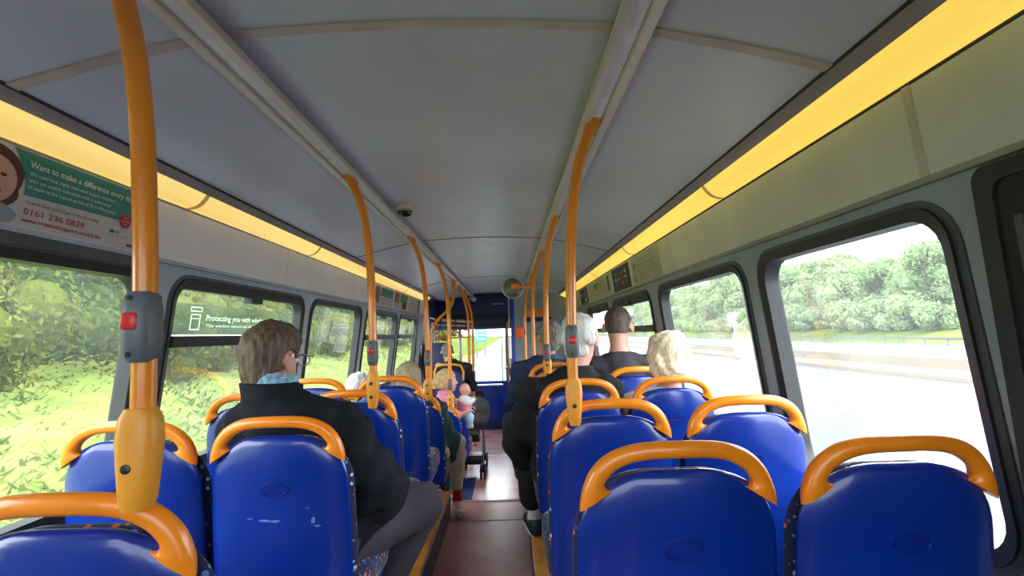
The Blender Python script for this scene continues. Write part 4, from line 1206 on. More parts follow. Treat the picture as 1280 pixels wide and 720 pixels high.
    # face details
    for e in (-1, 1):
        mb = MB(); mb.ell((0, 0, 0), (.0118 * hs, .0118 * hs, .0090 * hs), 12, 8)
        ey = mb.build('eye', EYE, body, loc=tuple(H(e * 0.031, 0.0805, 0.008) - org))
        mb = MB(); mb.ell((0, 0, 0), (.0068 * hs,) * 3, 10, 6); mb.build('iris', IRIS, ey, loc=tuple(R @ np.array((0, 0.007, 0)) * hs))
    mb = MB(); mb.tube([tuple(H(-0.02, 0.098, -0.056) - org), tuple(H(0, 0.1045, -0.054) - org), tuple(H(0.02, 0.098, -0.056) - org)], [0.002, 0.0055 * hs, 0.002], 8); mb.build('mouth', LIPS, body)
    # --- hair
    if hair:
        hh = hair.get('h', 0.007)
        t = hair.get('t', 0.012)
        back = hair.get('back', -0.085); side = hair.get('side', -0.02); front = hair.get('front', 0.055)
        hf = Field(C - 0.23 * hs, C + 0.23 * hs, hh)
        hf.ell(H(0, -0.012, 0.035), np.array((.074, .094, .084)) * hs, R, 0.02, t)
        hf.ell(H(0, -0.03, -0.03), np.array((.060, .066, .070) if not hair.get('ears') else (.054, .058, .066)) * hs, R, 0.03, t)
        for (x, y, z, r) in hair.get('blobs', ()):
            hf.ell(H(x, y, z), np.array((r, r, r)) * hs, R, 0.02)
        amp = hair.get('amp', 0.003); fr = hair.get('freq', 90)
        ph = hair.get('phase', 0.0)
        hf.bump(lambda x, y, z: amp * (np.sin(fr * x + 3 * np.sin(fr * .3 * z) + ph) * np.sin(fr * y + 2 * np.sin(fr * .2 * x) + ph) + 0.6 * np.sin(fr * .7 * z + 2 * np.sin(fr * 0.5 * x) + ph * 2)))
        def cut(x, y, z):
            p = (np.stack((x, y, z), -1) - C) @ R / hs
            X, Y, Z = p[..., 0], p[..., 1], p[..., 2]
            r = np.maximum(back - Z, np.minimum(Y - 0.045, front - Z))     # nape, forehead
            if hair.get('ears', False):
                ear = (1 - np.sqrt(((Y + 0.008) / 0.036) ** 2 + ((Z + 0.008) / 0.046) ** 2)) * 0.036
                r = np.maximum(r, np.minimum(ear, np.abs(X) - 0.04))
                r = np.maximum(r, np.minimum(Y - 0.012 - np.maximum(Z, 0) * 0.3, 0.012 - Z))
                r = np.maximum(r, np.minimum(-0.03 - Z, np.abs(X) - hair.get('nape', 0.056)))
                r = np.maximum(r, np.minimum(np.minimum(-0.012 - Z, Y + 0.035), np.abs(X) - 0.04))
            else:
                r = np.maximum(r, np.minimum(Y - (-0.02 + hair.get('sidey', 0.0)), side - Z))
            if 'bald' in hair:
                r = np.maximum(r, hair['bald'] - np.sqrt((X / 1.0) ** 2 + ((Y - 0.02) / 1.25) ** 2 + np.maximum(0.09 - Z, 0) ** 2))
            return r * hs
        hf.clip(cut)
        V, Q = hf.mesh(); np_obj('hair', V, Q, hair['m'], root, org)
    # --- clothes
    if top:
        inf = top.get('inf', 0.014)
        tf = Field(lo, hi, h)
        torso(tf, inf); arms(tf, inf * top.get('slv', 1.0), upto=top.get('sleeve', 0.97))
        for (a, b, ra, rb) in top.get('extra', ()): tf.cap(a, b, ra, rb, 0.05)
        am = top.get('amp', 0.006)
        tf.bump(lambda x, y, z: am * (np.sin(38 * z + 9 * np.sin(7 * x) + 11 * y) * np.sin(17 * x + 8 * z) + 0.5 * np.sin(61 * z + 30 * x + 13 * np.sin(9 * y))))
        nz = J['neck'] ; nk = top.get('neck', 0.0)
        up = H(0, 0, 0) - J['neck']; up = up / np.linalg.norm(up)
        tf.clip(lambda x, y, z: (x - nz[0]) * up[0] + (y - nz[1]) * up[1] + (z - nz[2]) * up[2] - nk)
        hem = pel[2] - top.get('hem', 0.07)
        tf.clip(lambda x, y, z: hem - z)
        V, Q = tf.mesh(); np_obj(top.get('name', 'jacket'), V, Q, top['m'], root, org)
        if 'collar' in top:
            r0, r1, hgt, cm = top['collar']
            mb = MB(); ux, uy = sd, fw; n = 24; vs = []; fs = []
            for (rr, zz) in ((r0 + 0.010, -0.02), (r0 + 0.012, hgt * 0.5), (r1 + 0.010, hgt), (r1, hgt + 0.004), (r1 - 0.004, hgt * 0.5), (r0 - 0.004, -0.02)):
                for kk in range(n):
                    a = 2 * PI * kk / n
                    p = J['neck'] + ux * rr * math.cos(a) + uy * (rr * 0.95 * math.sin(a) - 0.008) + up * (zz - (0.02 * max(0, math.sin(a)))) - org
                    vs.append(tuple(p))
            for L in range(5):
                for kk in range(n):
                    j = (kk + 1) % n; fs.append((L * n + kk, L * n + j, (L + 1) * n + j, (L + 1) * n + kk))
            mb.add(vs, fs); mb.build('collar', cm, root)
    if legs:
        lf = Field(lo, hi, h)
        inf = legs.get('inf', 0.012)
        lf.cap(pel - sd * 0.05 * s, pel + sd * 0.05 * s, 0.125 * s * g, 0.125 * s * g, 0.05, inf, (fw, 0.85))
        legz(lf, inf, upto=legs.get('upto', 0.93))
        for (a, b, ra, rb) in legs.get('extra', ()): lf.cap(a, b, ra, rb, 0.05)
        lf.bump(lambda x, y, z: 0.005 * np.sin(33 * y + 8 * np.sin(9 * x) + 29 * z))
        wz = pel[2] + 0.10
        lf.clip(lambda x, y, z: z - wz)
        V, Q = lf.mesh(); np_obj(legs.get('name', 'trousers'), V, Q, legs['m'], root, org)
    if shoes:
        for q in 'LR':
            an, toe = J['an' + q], J['toe' + q]
            sf = Field(np.minimum(an, toe) - 0.14, np.maximum(an, toe) + 0.14, 0.007)
            dt = toe - an; dt[2] = 0; dt /= np.linalg.norm(dt)
            low = min(an[2], toe[2])
            heel = np.array((an[0], an[1], low)) - dt * 0.035 * s
            sf.cap(heel, toe, 0.042 * s, 0.038 * s, 0.02); sf.cap(heel + np.array((0, 0, .03)), an + np.array((0, 0, .015)), 0.040 * s, 0.043 * s, 0.02)
            fl0 = low - 0.033 * s
            sf.clip(lambda x, y, z: fl0 - z)
            top_z = an[2] + 0.02
            sf.clip(lambda x, y, z: z - top_z)
            V, Q = sf.mesh(); sh = np_obj('shoe', V, Q, shoes['m'], root, org)
            if 'sole' in shoes:
                mb = MB(); a = heel - org; b = toe - org
                mb.tube([(a[0] - dt[0] * .012, a[1] - dt[1] * .012, fl0 - org[2] + .008), (a[0] * .5 + b[0] * .5, a[1] * .5 + b[1] * .5, fl0 - org[2] + .008), (b[0] + dt[0] * .012, b[1] + dt[1] * .012, fl0 - org[2] + .008)], [0.042 * s, 0.044 * s, 0.036 * s], 14, flat=((0, 0, 1), 0.28))
                mb.build('sole', shoes['sole'], sh)
            if 'sock' in shoes:
                kn = J['kn' + q]; ud = (kn - an) / np.linalg.norm(kn - an)
                mb = MB(); mb.tube([tuple(an - org), tuple(an + ud * 0.06 - org), tuple(an + ud * shoes.get('sockh', 0.13) - org)], [0.042 * s, 0.041 * s, 0.043 * s], 14); mb.build('sock', shoes['sock'], root)
    root_org[root.name] = org
    return root, org, H
root_org = {}

BLK = mat('jacket_dark_navy', (0.010, 0.012, 0.018, 1), 0.9, vary=0.35, scale=9, bump=0.25, bscale=25, spec=0.2)
BLACK = mat('sweater_black', (0.006, 0.006, 0.007, 1), 0.85, vary=0.3, scale=30)
TEE = mat('tshirt_dark_plum', (0.028, 0.024, 0.034, 1), 0.85, vary=0.2, scale=20)
NAVYJ = mat('jacket_navy', (0.012, 0.028, 0.085, 1), 0.75, vary=0.3, scale=20)
JEANS = mat('jeans_teal', (0.012, 0.03, 0.05, 1), 0.85, vary=0.3, scale=60)
TROUS = mat('trousers_mauve_grey', (0.046, 0.037, 0.053, 1), 0.9, vary=0.25, scale=14, bump=0.2, bscale=30)
GREEN = mat('coat_bottle_green', (0.018, 0.062, 0.055, 1), 0.8, vary=0.3, scale=14, bump=0.2, bscale=25)
BEIGE = mat('trousers_beige', (0.62, 0.52, 0.36, 1), 0.85, vary=0.1, scale=14)
CREAM = mat('top_cream', (0.66, 0.60, 0.55, 1), 0.8, vary=0.08, scale=14)
GREYC = mat('cardigan_grey', (0.3, 0.3, 0.32, 1), 0.9)
SUIT = mat('suit_charcoal', (0.012, 0.013, 0.016, 1), 0.8, vary=0.2, scale=20)
PINK = mat('top_pink', (0.75, 0.25, 0.33, 1), 0.8, vary=0.15, scale=20)
WHITEC = mat('cloth_white', (0.75, 0.75, 0.76, 1), 0.8, vary=0.05, scale=20)
PALEB = mat('cloth_pale_blue', (0.38, 0.60, 0.75, 1), 0.8, vary=0.1, scale=20)
SHOE_D = mat('shoe_navy', (0.012, 0.016, 0.03, 1), 0.6); SHOE_B = mat('shoe_black', (0.01, 0.01, 0.01, 1), 0.45)
SHOE_P = mat('shoe_pale', (0.55, 0.45, 0.42, 1), 0.6); SOCK_R = mat('sock_red', (0.5, 0.02, 0.03, 1), 0.9); SOLE_W = mat('sole_white', (0.75, 0.75, 0.72, 1), 0.6)
CHECK = mat('shirt_pale_blue', (0.22, 0.40, 0.52, 1), 0.8, vary=0.6, scale=60)
H_BROWN = hair_mat('hair_brown_grey', (0.055, 0.034, 0.02, 1), (0.17, 0.115, 0.075, 1))
H_WHITE = hair_mat('hair_white', (0.52, 0.49, 0.45, 1), (0.88, 0.86, 0.82, 1))
H_CREAM = hair_mat('hair_cream_blonde', (0.62, 0.46, 0.27, 1), (0.95, 0.85, 0.63, 1), (45, 45, 22))
H_DARK = hair_mat('hair_dark_cropped', (0.04, 0.029, 0.024, 1), (0.13, 0.095, 0.08, 1))
H_GREY = hair_mat('hair_grey', (0.11, 0.095, 0.08, 1), (0.34, 0.31, 0.28, 1))
H_BLOND = hair_mat('hair_ash_blonde', (0.30, 0.22, 0.13, 1), (0.52, 0.42, 0.28, 1))
H_GIRL = hair_mat('hair_golden', (0.42, 0.26, 0.09, 1), (0.72, 0.52, 0.24, 1))

# 1. man in the dark jacket (left, near)
r, org, H = person('person', 'brown haired man in dark jacket and glasses on the left', dict(
    pelvis=(-0.70, 1.70, 0.745), chest=(-0.70, 1.70, 1.00), shL=(-0.845, 1.70, 1.105), shR=(-0.545, 1.67, 1.095), neck=(-0.765, 1.69, 1.20), head=(-0.790, 1.715, 1.318), R=rotm(-0.22, -0.06, 0.03), hs=1.03,
    elL=(-0.905, 1.86, 0.86), wrL=(-0.83, 2.02, 0.80), elR=(-0.425, 1.76, 0.875), wrR=(-0.56, 2.00, 0.80), knL=(-0.80, 2.09, 0.70), anL=(-0.80, 2.02, 0.295), toeL=(-0.81, 2.17, 0.235),
    knR=(-0.375, 2.14, 0.715), anR=(-0.575, 1.97, 0.30), toeR=(-0.60, 2.12, 0.235), girth=1.08),
    SKIN2, dict(m=H_BROWN, t=0.010, back=-0.070, nape=0.050, ears=True, front=0.06, amp=0.003, freq=120, h=0.006, blobs=((0.0, 0.0, 0.085, 0.05), (0.03, 0.03, 0.08, 0.045))), dict(m=BLK, inf=0.027, amp=0.008, neck=0.012, hem=0.10, collar=(0.082, 0.086, 0.055, BLK),
    extra=[((-0.44, 1.72, 0.92), (-0.50, 1.74, 0.78), 0.075, 0.06), ((-0.56, 1.68, 1.03), (-0.47, 1.72, 0.92), 0.08, 0.075)]), dict(m=TROUS, inf=0.022), dict(m=SHOE_B), h=0.010, base=PLAT)
mb = MB(); n = 24; vs = []; fs = []
nk = np.array((-0.768, 1.692, 1.245))
for (rr, zz) in ((0.076, -0.03), (0.076, 0.012), (0.071, 0.030), (0.067, 0.024), (0.064, -0.03)):
    for k in range(n):
        a = 2 * PI * k / n; vs.append(tuple(nk + np.array((rr * math.cos(a), rr * math.sin(a), zz - 0.012 * math.sin(a))) - org))
for L in range(4):
    for k in range(n):
        j = (k + 1) % n; fs.append((L * n + k, L * n + j, (L + 1) * n + j, (L + 1) * n + k))
mb.add(vs, fs); mb.build('shirt_collar', CHECK, r)
GL = mat('glasses_silver', (0.55, 0.55, 0.52, 1), 0.25, 0.8)
gl = None
mb = MB()
for e in (-1, 1):
    mb.tube([tuple(H(e * 0.084, -0.02, 0.012) - org), tuple(H(e * 0.085, 0.0, 0.024) - org), tuple(H(e * 0.078, 0.115, 0.022) - org)], 0.0022, 8)
    mb.tube([tuple(H(e * 0.036 + 0.026 * math.cos(a), 0.117, 0.008 + 0.02 * math.sin(a)) - org) for a in [2 * PI * k / 14 for k in range(15)]], 0.002, 6)
mb.tube([tuple(H(-0.01, 0.119, 0.012) - org), tuple(H(0.01, 0.119, 0.012) - org)], 0.002, 6)
mb.build('glasses', GL, r)
mb = MB(); mb.box(tuple(H(0.083, -0.006, 0.018) - org), (0.008, 0.014, 0.022), 0.003); mb.build('hearing_aid', M['rim'], r)

# 2. white haired man in black
r, org, H = person('person', 'balding white haired man in a black sweater with leg in the aisle', dict(
    pelvis=(0.31, 2.62, 0.745), chest=(0.30, 2.60, 0.98), shL=(0.115, 2.58, 1.085), shR=(0.475, 2.58, 1.085), neck=(0.335, 2.60, 1.19), head=(0.36, 2.625, 1.345), R=rotm(-0.42, -0.15, 0.0), hs=1.10,
    elL=(0.035, 2.66, 0.84), wrL=(0.18, 2.92, 0.80), elR=(0.55, 2.72, 0.84), wrR=(0.40, 2.93, 0.80), knL=(0.115, 3.03, 0.71), anL=(0.125, 3.17, 0.275), toeL=(0.095, 3.33, 0.235),
    knR=(0.45, 2.99, 0.70), anR=(0.45, 2.98, 0.28), toeR=(0.45, 3.12, 0.235), girth=1.1),
    SKIN2, dict(m=H_WHITE, t=0.012, back=-0.080, ears=True, front=0.07, amp=0.003, freq=80, bald=0.045, blobs=((0.045, -0.055, 0.0, 0.045), (-0.045, -0.055, 0.0, 0.045))), dict(m=BLACK, inf=0.026, amp=0.007, neck=0.016, hem=0.09, name='sweater', collar=(0.074, 0.070, 0.03, BLACK),
    extra=[((0.035, 2.66, 0.88), (0.06, 2.74, 0.74), 0.075, 0.06)]), dict(m=BLACK, inf=0.028, upto=0.66, extra=[((0.115, 3.05, 0.66), (0.118, 3.12, 0.44), 0.082, 0.070)]), dict(m=SHOE_D, sole=SOLE_W, sock=SOLE_W, sockh=0.13), h=0.010, base=PLAT)

# 3. blonde woman (right window)
r, org, H = person('person', 'woman with short curly cream blonde hair by the right window', dict(
    pelvis=(0.76, 2.62, 0.70), chest=(0.77, 2.62, 0.90), shL=(0.61, 2.60, 1.01), shR=(0.91, 2.60, 1.01), neck=(0.795, 2.61, 1.08), head=(0.815, 2.63, 1.222), R=rotm(-0.05, -0.12, 0.0), hs=1.04,
    elL=(0.55, 2.70, 0.80), wrL=(0.68, 2.93, 0.78), elR=(0.93, 2.72, 0.80), wrR=(0.84, 2.93, 0.78), knL=(0.66, 3.0, 0.69), anL=(0.66, 3.0, 0.28), toeL=(0.66, 3.14, 0.235),
    knR=(0.86, 3.0, 0.69), anR=(0.86, 3.0, 0.28), toeR=(0.86, 3.14, 0.235), scale=0.93),
    SKIN, dict(m=H_CREAM, t=0.031, back=-0.10, side=-0.045, front=0.055, amp=0.006, freq=70, sidey=0.03, h=0.0065, blobs=((0.055, -0.06, -0.02, 0.055), (-0.06, -0.06, -0.02, 0.058), (0, -0.09, -0.02, 0.05), (0.03, -0.03, 0.10, 0.05), (-0.04, 0.0, 0.09, 0.055))),
    dict(m=CREAM, inf=0.016, name='cardigan', neck=0.012), dict(m=GREYC, inf=0.014), dict(m=SHOE_B), h=0.012, base=PLAT)

# 4. man in dark t-shirt
r, org, H = person('person', 'man with cropped dark hair in a dark t-shirt by the right window', dict(
    pelvis=(0.73, 3.30, 0.745), chest=(0.715, 3.29, 1.03), shL=(0.545, 3.28, 1.155), shR=(0.87, 3.28, 1.165), neck=(0.705, 3.285, 1.25), head=(0.705, 3.31, 1.41), R=rotm(-0.25, -0.1, 0.0), hs=1.10,
    elL=(0.50, 3.36, 0.90), wrL=(0.62, 3.60, 0.80), elR=(0.92, 3.38, 0.90), wrR=(0.82, 3.60, 0.80), knL=(0.62, 3.68, 0.71), anL=(0.62, 3.66, 0.28), toeL=(0.62, 3.82, 0.235),
    knR=(0.84, 3.68, 0.71), anR=(0.84, 3.66, 0.28), toeR=(0.84, 3.82, 0.235), girth=1.1),
    SKIN2, dict(m=H_DARK, t=0.006, back=-0.040, ears=True, front=0.07, amp=0.001, freq=150), dict(m=TEE, inf=0.014, name='t_shirt', neck=0.0, sleeve=0.02), dict(m=JEANS, inf=0.014), dict(m=SHOE_B), h=0.011, base=PLAT)

# 5. grey haired man in navy
r, org, H = person('person', 'grey haired man in navy jacket behind the second right pole', dict(
    pelvis=(0.27, 3.98, 0.74), chest=(0.26, 3.96, 0.99), shL=(0.085, 3.95, 1.10), shR=(0.435, 3.95, 1.12), neck=(0.275, 3.96, 1.19), head=(0.305, 3.985, 1.345), R=rotm(0.35, -0.05, 0.0), hs=1.14,
    elL=(0.02, 4.02, 0.86), wrL=(0.12, 4.28, 0.80), elR=(0.50, 4.05, 0.86), wrR=(0.38, 4.28, 0.80), knL=(0.005, 4.36, 0.655), anL=(0.06, 4.34, 0.28), toeL=(0.05, 4.50, 0.235),
    knR=(0.38, 4.38, 0.68), anR=(0.38, 4.36, 0.28), toeR=(0.38, 4.5, 0.235)),
    SKIN, dict(m=H_GREY, t=0.013, back=-0.085, ears=True, front=0.06, amp=0.003), dict(m=NAVYJ, inf=0.022, neck=0.012, collar=(0.074, 0.072, 0.03, NAVYJ)), dict(m=JEANS, inf=0.02), dict(m=SHOE_D), h=0.013, base=PLAT)

# 6. woman in green coat
r, org, H = person('person', 'ash blonde woman in a bottle green coat, beige trousers and red socks', dict(
    pelvis=(-0.66, 3.80, 0.56), chest=(-0.67, 3.79, 0.77), shL=(-0.84, 3.78, 0.885), shR=(-0.545, 3.80, 0.845), neck=(-0.705, 3.79, 0.945), head=(-0.745, 3.815, 1.065), R=rotm(0.15, -0.12, -0.1), hs=1.0,
    elL=(-0.90, 3.87, 0.66), wrL=(-0.76, 4.06, 0.62), elR=(-0.455, 3.92, 0.60), wrR=(-0.54, 4.10, 0.60), knL=(-0.70, 4.2, 0.52), anL=(-0.66, 4.21, 0.10), toeL=(-0.65, 4.34, 0.05),
    knR=(-0.445, 4.17, 0.54), anR=(-0.435, 4.13, 0.085), toeR=(-0.405, 4.02, 0.038), scale=0.92, girth=1.05),
    SKIN, dict(m=H_BLOND, t=0.022, back=-0.13, side=-0.12, front=0.05, amp=0.003, sidey=0.04, blobs=((0, -0.07, -0.06, 0.05), (0.05, -0.04, -0.06, 0.045), (-0.05, -0.04, -0.06, 0.045))),
    dict(m=GREEN, inf=0.026, amp=0.009, neck=0.015, hem=0.12, name='coat', collar=(0.07, 0.07, 0.03, GREEN), extra=[((-0.46, 3.92, 0.60), (-0.47, 3.98, 0.40), 0.065, 0.035)]), dict(m=BEIGE, inf=0.016, upto=0.72), dict(m=SHOE_P, sock=SOCK_R, sockh=0.16), h=0.012, base=0.0)

# 7. white haired passenger at the left window
r, org, H = person('person', 'white haired passenger low in the left window seat', dict(
    pelvis=(-1.10, 3.80, 0.55), chest=(-1.10, 3.79, 0.74), shL=(-1.24, 3.78, 0.83), shR=(-0.96, 3.78, 0.83), neck=(-1.10, 3.79, 0.89), head=(-1.11, 3.81, 1.00), R=rotm(0.1, -0.15, 0.0), hs=0.98,
    elL=(-1.27, 3.86, 0.62), wrL=(-1.16, 4.05, 0.60), elR=(-0.94, 3.88, 0.62), wrR=(-1.03, 4.05, 0.60), knL=(-1.18, 4.16, 0.50), anL=(-1.18, 4.15, 0.09), toeL=(-1.18, 4.28, 0.05),
    knR=(-1.02, 4.16, 0.50), anR=(-1.02, 4.15, 0.09), toeR=(-1.02, 4.28, 0.05), scale=0.85),
    SKIN, dict(m=H_WHITE, t=0.022, back=-0.10, side=-0.03, front=0.055, amp=0.004), dict(m=GREYC, inf=0.016, name='cardigan'), dict(m=BLACK, inf=0.012), dict(m=SHOE_B), h=0.014, base=0.0)

# 8. bald man in dark suit at the front
r, org, H = person('person', 'bald man in a charcoal suit seated at the front left', dict(
    pelvis=(-0.82, 7.22, 0.54), chest=(-0.80, 7.20, 0.82), shL=(-0.98, 7.18, 0.955), shR=(-0.60, 7.18, 0.93), neck=(-0.82, 7.19, 1.03), head=(-0.865, 7.21, 1.155), R=rotm(0.1, -0.08, 0.0), hs=1.05,
    elL=(-1.07, 7.26, 0.68), wrL=(-0.92, 7.5, 0.60), elR=(-0.52, 7.28, 0.66), wrR=(-0.68, 7.5, 0.60), knL=(-0.92, 7.62, 0.50), anL=(-0.92, 7.62, -0.17), toeL=(-0.92, 7.78, -0.23),
    knR=(-0.70, 7.62, 0.50), anR=(-0.70, 7.62, -0.17), toeR=(-0.70, 7.78, -0.23), girth=1.1),
    SKIN, dict(m=H_GREY, t=0.006, back=-0.06, ears=True, front=0.06, amp=0.001, bald=0.07), dict(m=SUIT, inf=0.02, name='suit_jacket', neck=0.012), dict(m=SUIT, inf=0.014), dict(m=SHOE_B), h=0.015, base=LOW)

# 9. girl standing, facing the aisle, holding a baby
r, org, H = person('person', 'golden haired girl in a pink top facing the aisle, holding a baby', dict(
    pelvis=(-0.665, 5.30, 0.34), chest=(-0.665, 5.30, 0.60), shL=(-0.675, 5.42, 0.745), shR=(-0.665, 5.20, 0.745), neck=(-0.665, 5.30, 0.80), head=(-0.645, 5.29, 0.925), R=rotm(-1.30, 0.0, 0.0), hs=0.93,
    elL=(-0.60, 5.46, 0.58), wrL=(-0.47, 5.46, 0.62), elR=(-0.585, 5.20, 0.57), wrR=(-0.46, 5.27, 0.61), knL=(-0.66, 5.37, 0.06), anL=(-0.67, 5.37, -0.17), toeL=(-0.55, 5.36, -0.235),
    knR=(-0.66, 5.22, 0.06), anR=(-0.67, 5.22, -0.17), toeR=(-0.55, 5.22, -0.235), scale=0.68),
    SKIN2, dict(m=H_GIRL, t=0.016, back=-0.08, side=-0.06, front=0.05, amp=0.003, sidey=0.03, blobs=((0, -0.12, 0.02, 0.032), (0, -0.135, -0.02, 0.03), (0, -0.13, -0.07, 0.026))), dict(m=PINK, inf=0.02, name='top', neck=0.012, sleeve=0.5, collar=(0.062, 0.058, 0.03, PINK)), dict(m=JEANS, inf=0.012), dict(m=SHOE_P), h=0.010, base=LOW)
# white cardigan panels over the pink top
for pts_, rr in (((((-0.63, 5.185, 0.78), (-0.60, 5.165, 0.70), (-0.585, 5.17, 0.60)), 0.035)), ((((-0.63, 5.43, 0.78), (-0.60, 5.45, 0.70), (-0.585, 5.46, 0.60)), 0.035))):
    mb = MB(); mb.tube([tuple(np.array(p) - org) for p in pts_], [rr * .8, rr, rr * 1.1], 12); mb.build('white_sleeve', WHITEC, r)

# 10. baby held in front of her
borg = np.array((-0.475, 5.36, 0.60))
br = thing('person', 'bald baby in white and pink held up in front of the girl', 'person', tuple(borg))
f = Field(borg - 0.26, borg + 0.36, 0.008)
f.cap(borg + (0, 0, 0.02), borg + (0, 0, 0.11), 0.055, 0.052, 0.04)
f.cap(borg + (0, 0, .12), borg + (0.005, 0, .19), 0.03, 0.03, 0.03)
f.ell(borg + (0.005, -0.01, 0.235), (0.054, 0.06, 0.058), None, 0.02); f.ell(borg + (0.028, -0.005, 0.215), (0.032, 0.04, 0.036), None, 0.02); f.ell(borg + (0.061, -0.004, 0.226), (0.009, 0.007, 0.007), None, 0.008)
for e in (-1, 1):
    f.ell(borg + (0.0, e * 0.056 - 0.01, 0.228), (0.013, 0.007, 0.016), None, 0.006)
    f.cap(borg + (0.0, e * 0.055, .125), borg + (0.05, e * 0.085, .10), 0.022, 0.019, 0.02); f.cap(borg + (0.05, e * 0.085, .10), borg + (0.095, e * 0.075, .125), 0.019, 0.014, 0.01)
    for i in range(4): f.cap(borg + (0.095, e * 0.075, .125), borg + (0.122, e * 0.075 + (i - 1.5) * 0.0085, .118 - .004 * abs(i - 1.5)), 0.009, 0.0048, 0.004)
    f.cap(borg + (0.09, e * 0.072, .125), borg + (0.105, e * 0.058, .138), 0.007, 0.005, 0.004)
    f.cap(borg + (0, e * 0.03, 0.0), borg + (0.05, e * 0.05, -0.06), 0.034, 0.026, 0.03); f.cap(borg + (0.05, e * 0.05, -0.06), borg + (0.04, e * 0.04, -0.14), 0.026, 0.02, 0.02); f.cap(borg + (0.04, e * 0.04, -0.14), borg + (0.075, e * 0.045, -0.15), 0.02, 0.015, 0.01)
V, Q = f.mesh(); np_obj('body', V, Q, SKIN2, br, borg)
for e in (-1, 1):
    mb = MB(); mb.ell((0.056, e * 0.02 - 0.006, 0.24), (.006, .007, .006), 10, 6); mb.build('eye', IRIS, br)
f = Field(borg - 0.2, borg + 0.3, 0.008)
f.cap(borg + (0, 0, 0.03), borg + (0, 0, 0.12), 0.066, 0.06, 0.03)
for e in (-1, 1): f.cap(borg + (0.0, e * 0.055, .13), borg + (0.05, e * 0.085, .105), 0.035, 0.032, 0.02); f.cap(borg + (0.05, e * 0.085, .105), borg + (0.085, e * 0.077, .12), 0.03, 0.026, 0.02)
f.clip(lambda x, y, z: z - (borg[2] + 0.178))
V, Q = f.mesh(); np_obj('white_top', V, Q, WHITEC, br, borg)
mb = MB(); mb.lathe([(0.070, 0.0), (0.0735, 0.05), (0.071, 0.10), (0.06, 0.115)], (0, 0, 0.005), (0, 0, 1), 20); mb.build('pink_vest', PINK, br)
f = Field(borg - 0.3, borg + 0.2, 0.009)
for e in (-1, 1): f.cap(borg + (0, e * 0.03, 0.0), borg + (0.05, e * 0.05, -0.06), 0.048, 0.04, 0.03); f.cap(borg + (0.05, e * 0.05, -0.06), borg + (0.045, e * 0.04, -0.13), 0.038, 0.034, 0.02)
V, Q = f.mesh(); np_obj('pale_blue_leggings', V, Q, PALEB, br, borg)
# ================================================================== FRONT OF THE BUS
# header over the windscreen
root = empty('wall_front', (XC, 9.3, 1.6)); root['kind'] = 'structure'
def fin(mb, nm, mm, sm=True):
    mb.v = [tuple(Vector(v) - root.location) for v in mb.v]
    return mb.build(nm, mm, root, smooth=sm)
mb = MB(); mb.box((XC, 9.36, 1.81), (2.28, 0.36, 0.66), 0.03); fin(mb, 'header_panel', M['navy'])
mb = MB(); mb.box((XC, 9.16, 1.62), (1.9, 0.06, 0.22), 0.02); fin(mb, 'recess_shelf', mat('recess_dark_navy', (0.006, 0.010, 0.035, 1), 0.4))
mb = MB(); mb.box((XC + 0.0, 9.165, 1.93), (0.22, 0.03, 0.03), 0.01); fin(mb, 'header_lamp', M['cab_grey'])
mb = MB(); mb.box((XC, 9.15, 1.755), (1.9, 0.03, 0.02), 0.005); fin(mb, 'shelf_edge', M['navy'])
mb = MB(); mb.box((XC, 9.52, 0.12), (2.44, 0.06, 0.80)); fin(mb, 'lower_panel', M['blue_panel'], False)
mb = MB(); mb.box((-0.045, 9.5, 1.0), (0.045, 0.05, 0.98), 0.008); fin(mb, 'windscreen_pillar', M['rubber_g'])
mb = MB(); mb.box((-0.90, 9.5, 1.0), (0.06, 0.05, 0.98), 0.008); fin(mb, 'door_pillar', M['nose_alu'])
mb = MB(); mb.box((-1.37, 9.5, 1.0), (0.08, 0.05, 0.98), 0.008); fin(mb, 'corner_pillar', M['rubber_g'])
w = empty('window_10', (XC, 9.53, 0.52)); w['kind'] = 'structure'
mb = MB(); mb.add([(-1.22, 0, 0), (1.22, 0, 0), (1.22, 0, 0.97), (-1.22, 0, 0.97)], [(0, 1, 2, 3)]); mb.build('pane', M['glass_f'], w)
mb = MB(); mb.box((0.05, -0.03, 0.45), (0.012, 0.01, 0.9)); mb.build('wiper', M['black'], w)
mb = MB(); mb.box((0.0, -0.02, 0.01), (2.4, 0.03, 0.03), 0.006); mb.build('lower_seal', M['rim'], w)
# entrance door at the left front
d = empty('door_2', (XC - 1.18, 8.6, LOW)); d['kind'] = 'structure'
def lw(y, z, i=0): return wall_pt(-1, y, z, i) - d.location
for (ya, yb) in ((8.06, 8.62), (8.66, 9.22)):
    mb = MB(); o = rrect(ya, yb, LOW + 0.05, 1.68, 0.04); i_ = rrect(ya + 0.06, yb - 0.06, LOW + 0.2, 1.62, 0.05); n = len(o)
    vs = [lw(y, z, 0.01) for y, z in o] + [lw(y, z, 0.015) for y, z in i_] + [lw(y, z, -0.03) for y, z in i_] + [lw(y, z, -0.03) for y, z in o]
    fs = []
    for L in range(4):
        for k in range(n):
            j = (k + 1) % n; M_ = ((L + 1) % 4) * n
            fs.append((L * n + k, L * n + j, M_ + j, M_ + k))
    mb.add(vs, fs); mb.build('door_leaf', M['rubber_g'], d)
    mb = MB(); mb.add([lw(y, z, -0.01) for y, z in rrect(ya + 0.05, yb - 0.05, LOW + 0.19, 1.63, 0.05)], [tuple(range(28))]); mb.build('pane', M['glass_f'], d)
    mb = MB(); mb.tube([lw(yb - 0.1, 0.4, 0.05), lw(yb - 0.1, 1.3, 0.05)], 0.015, 10); mb.build('handle', M['pole'], d)
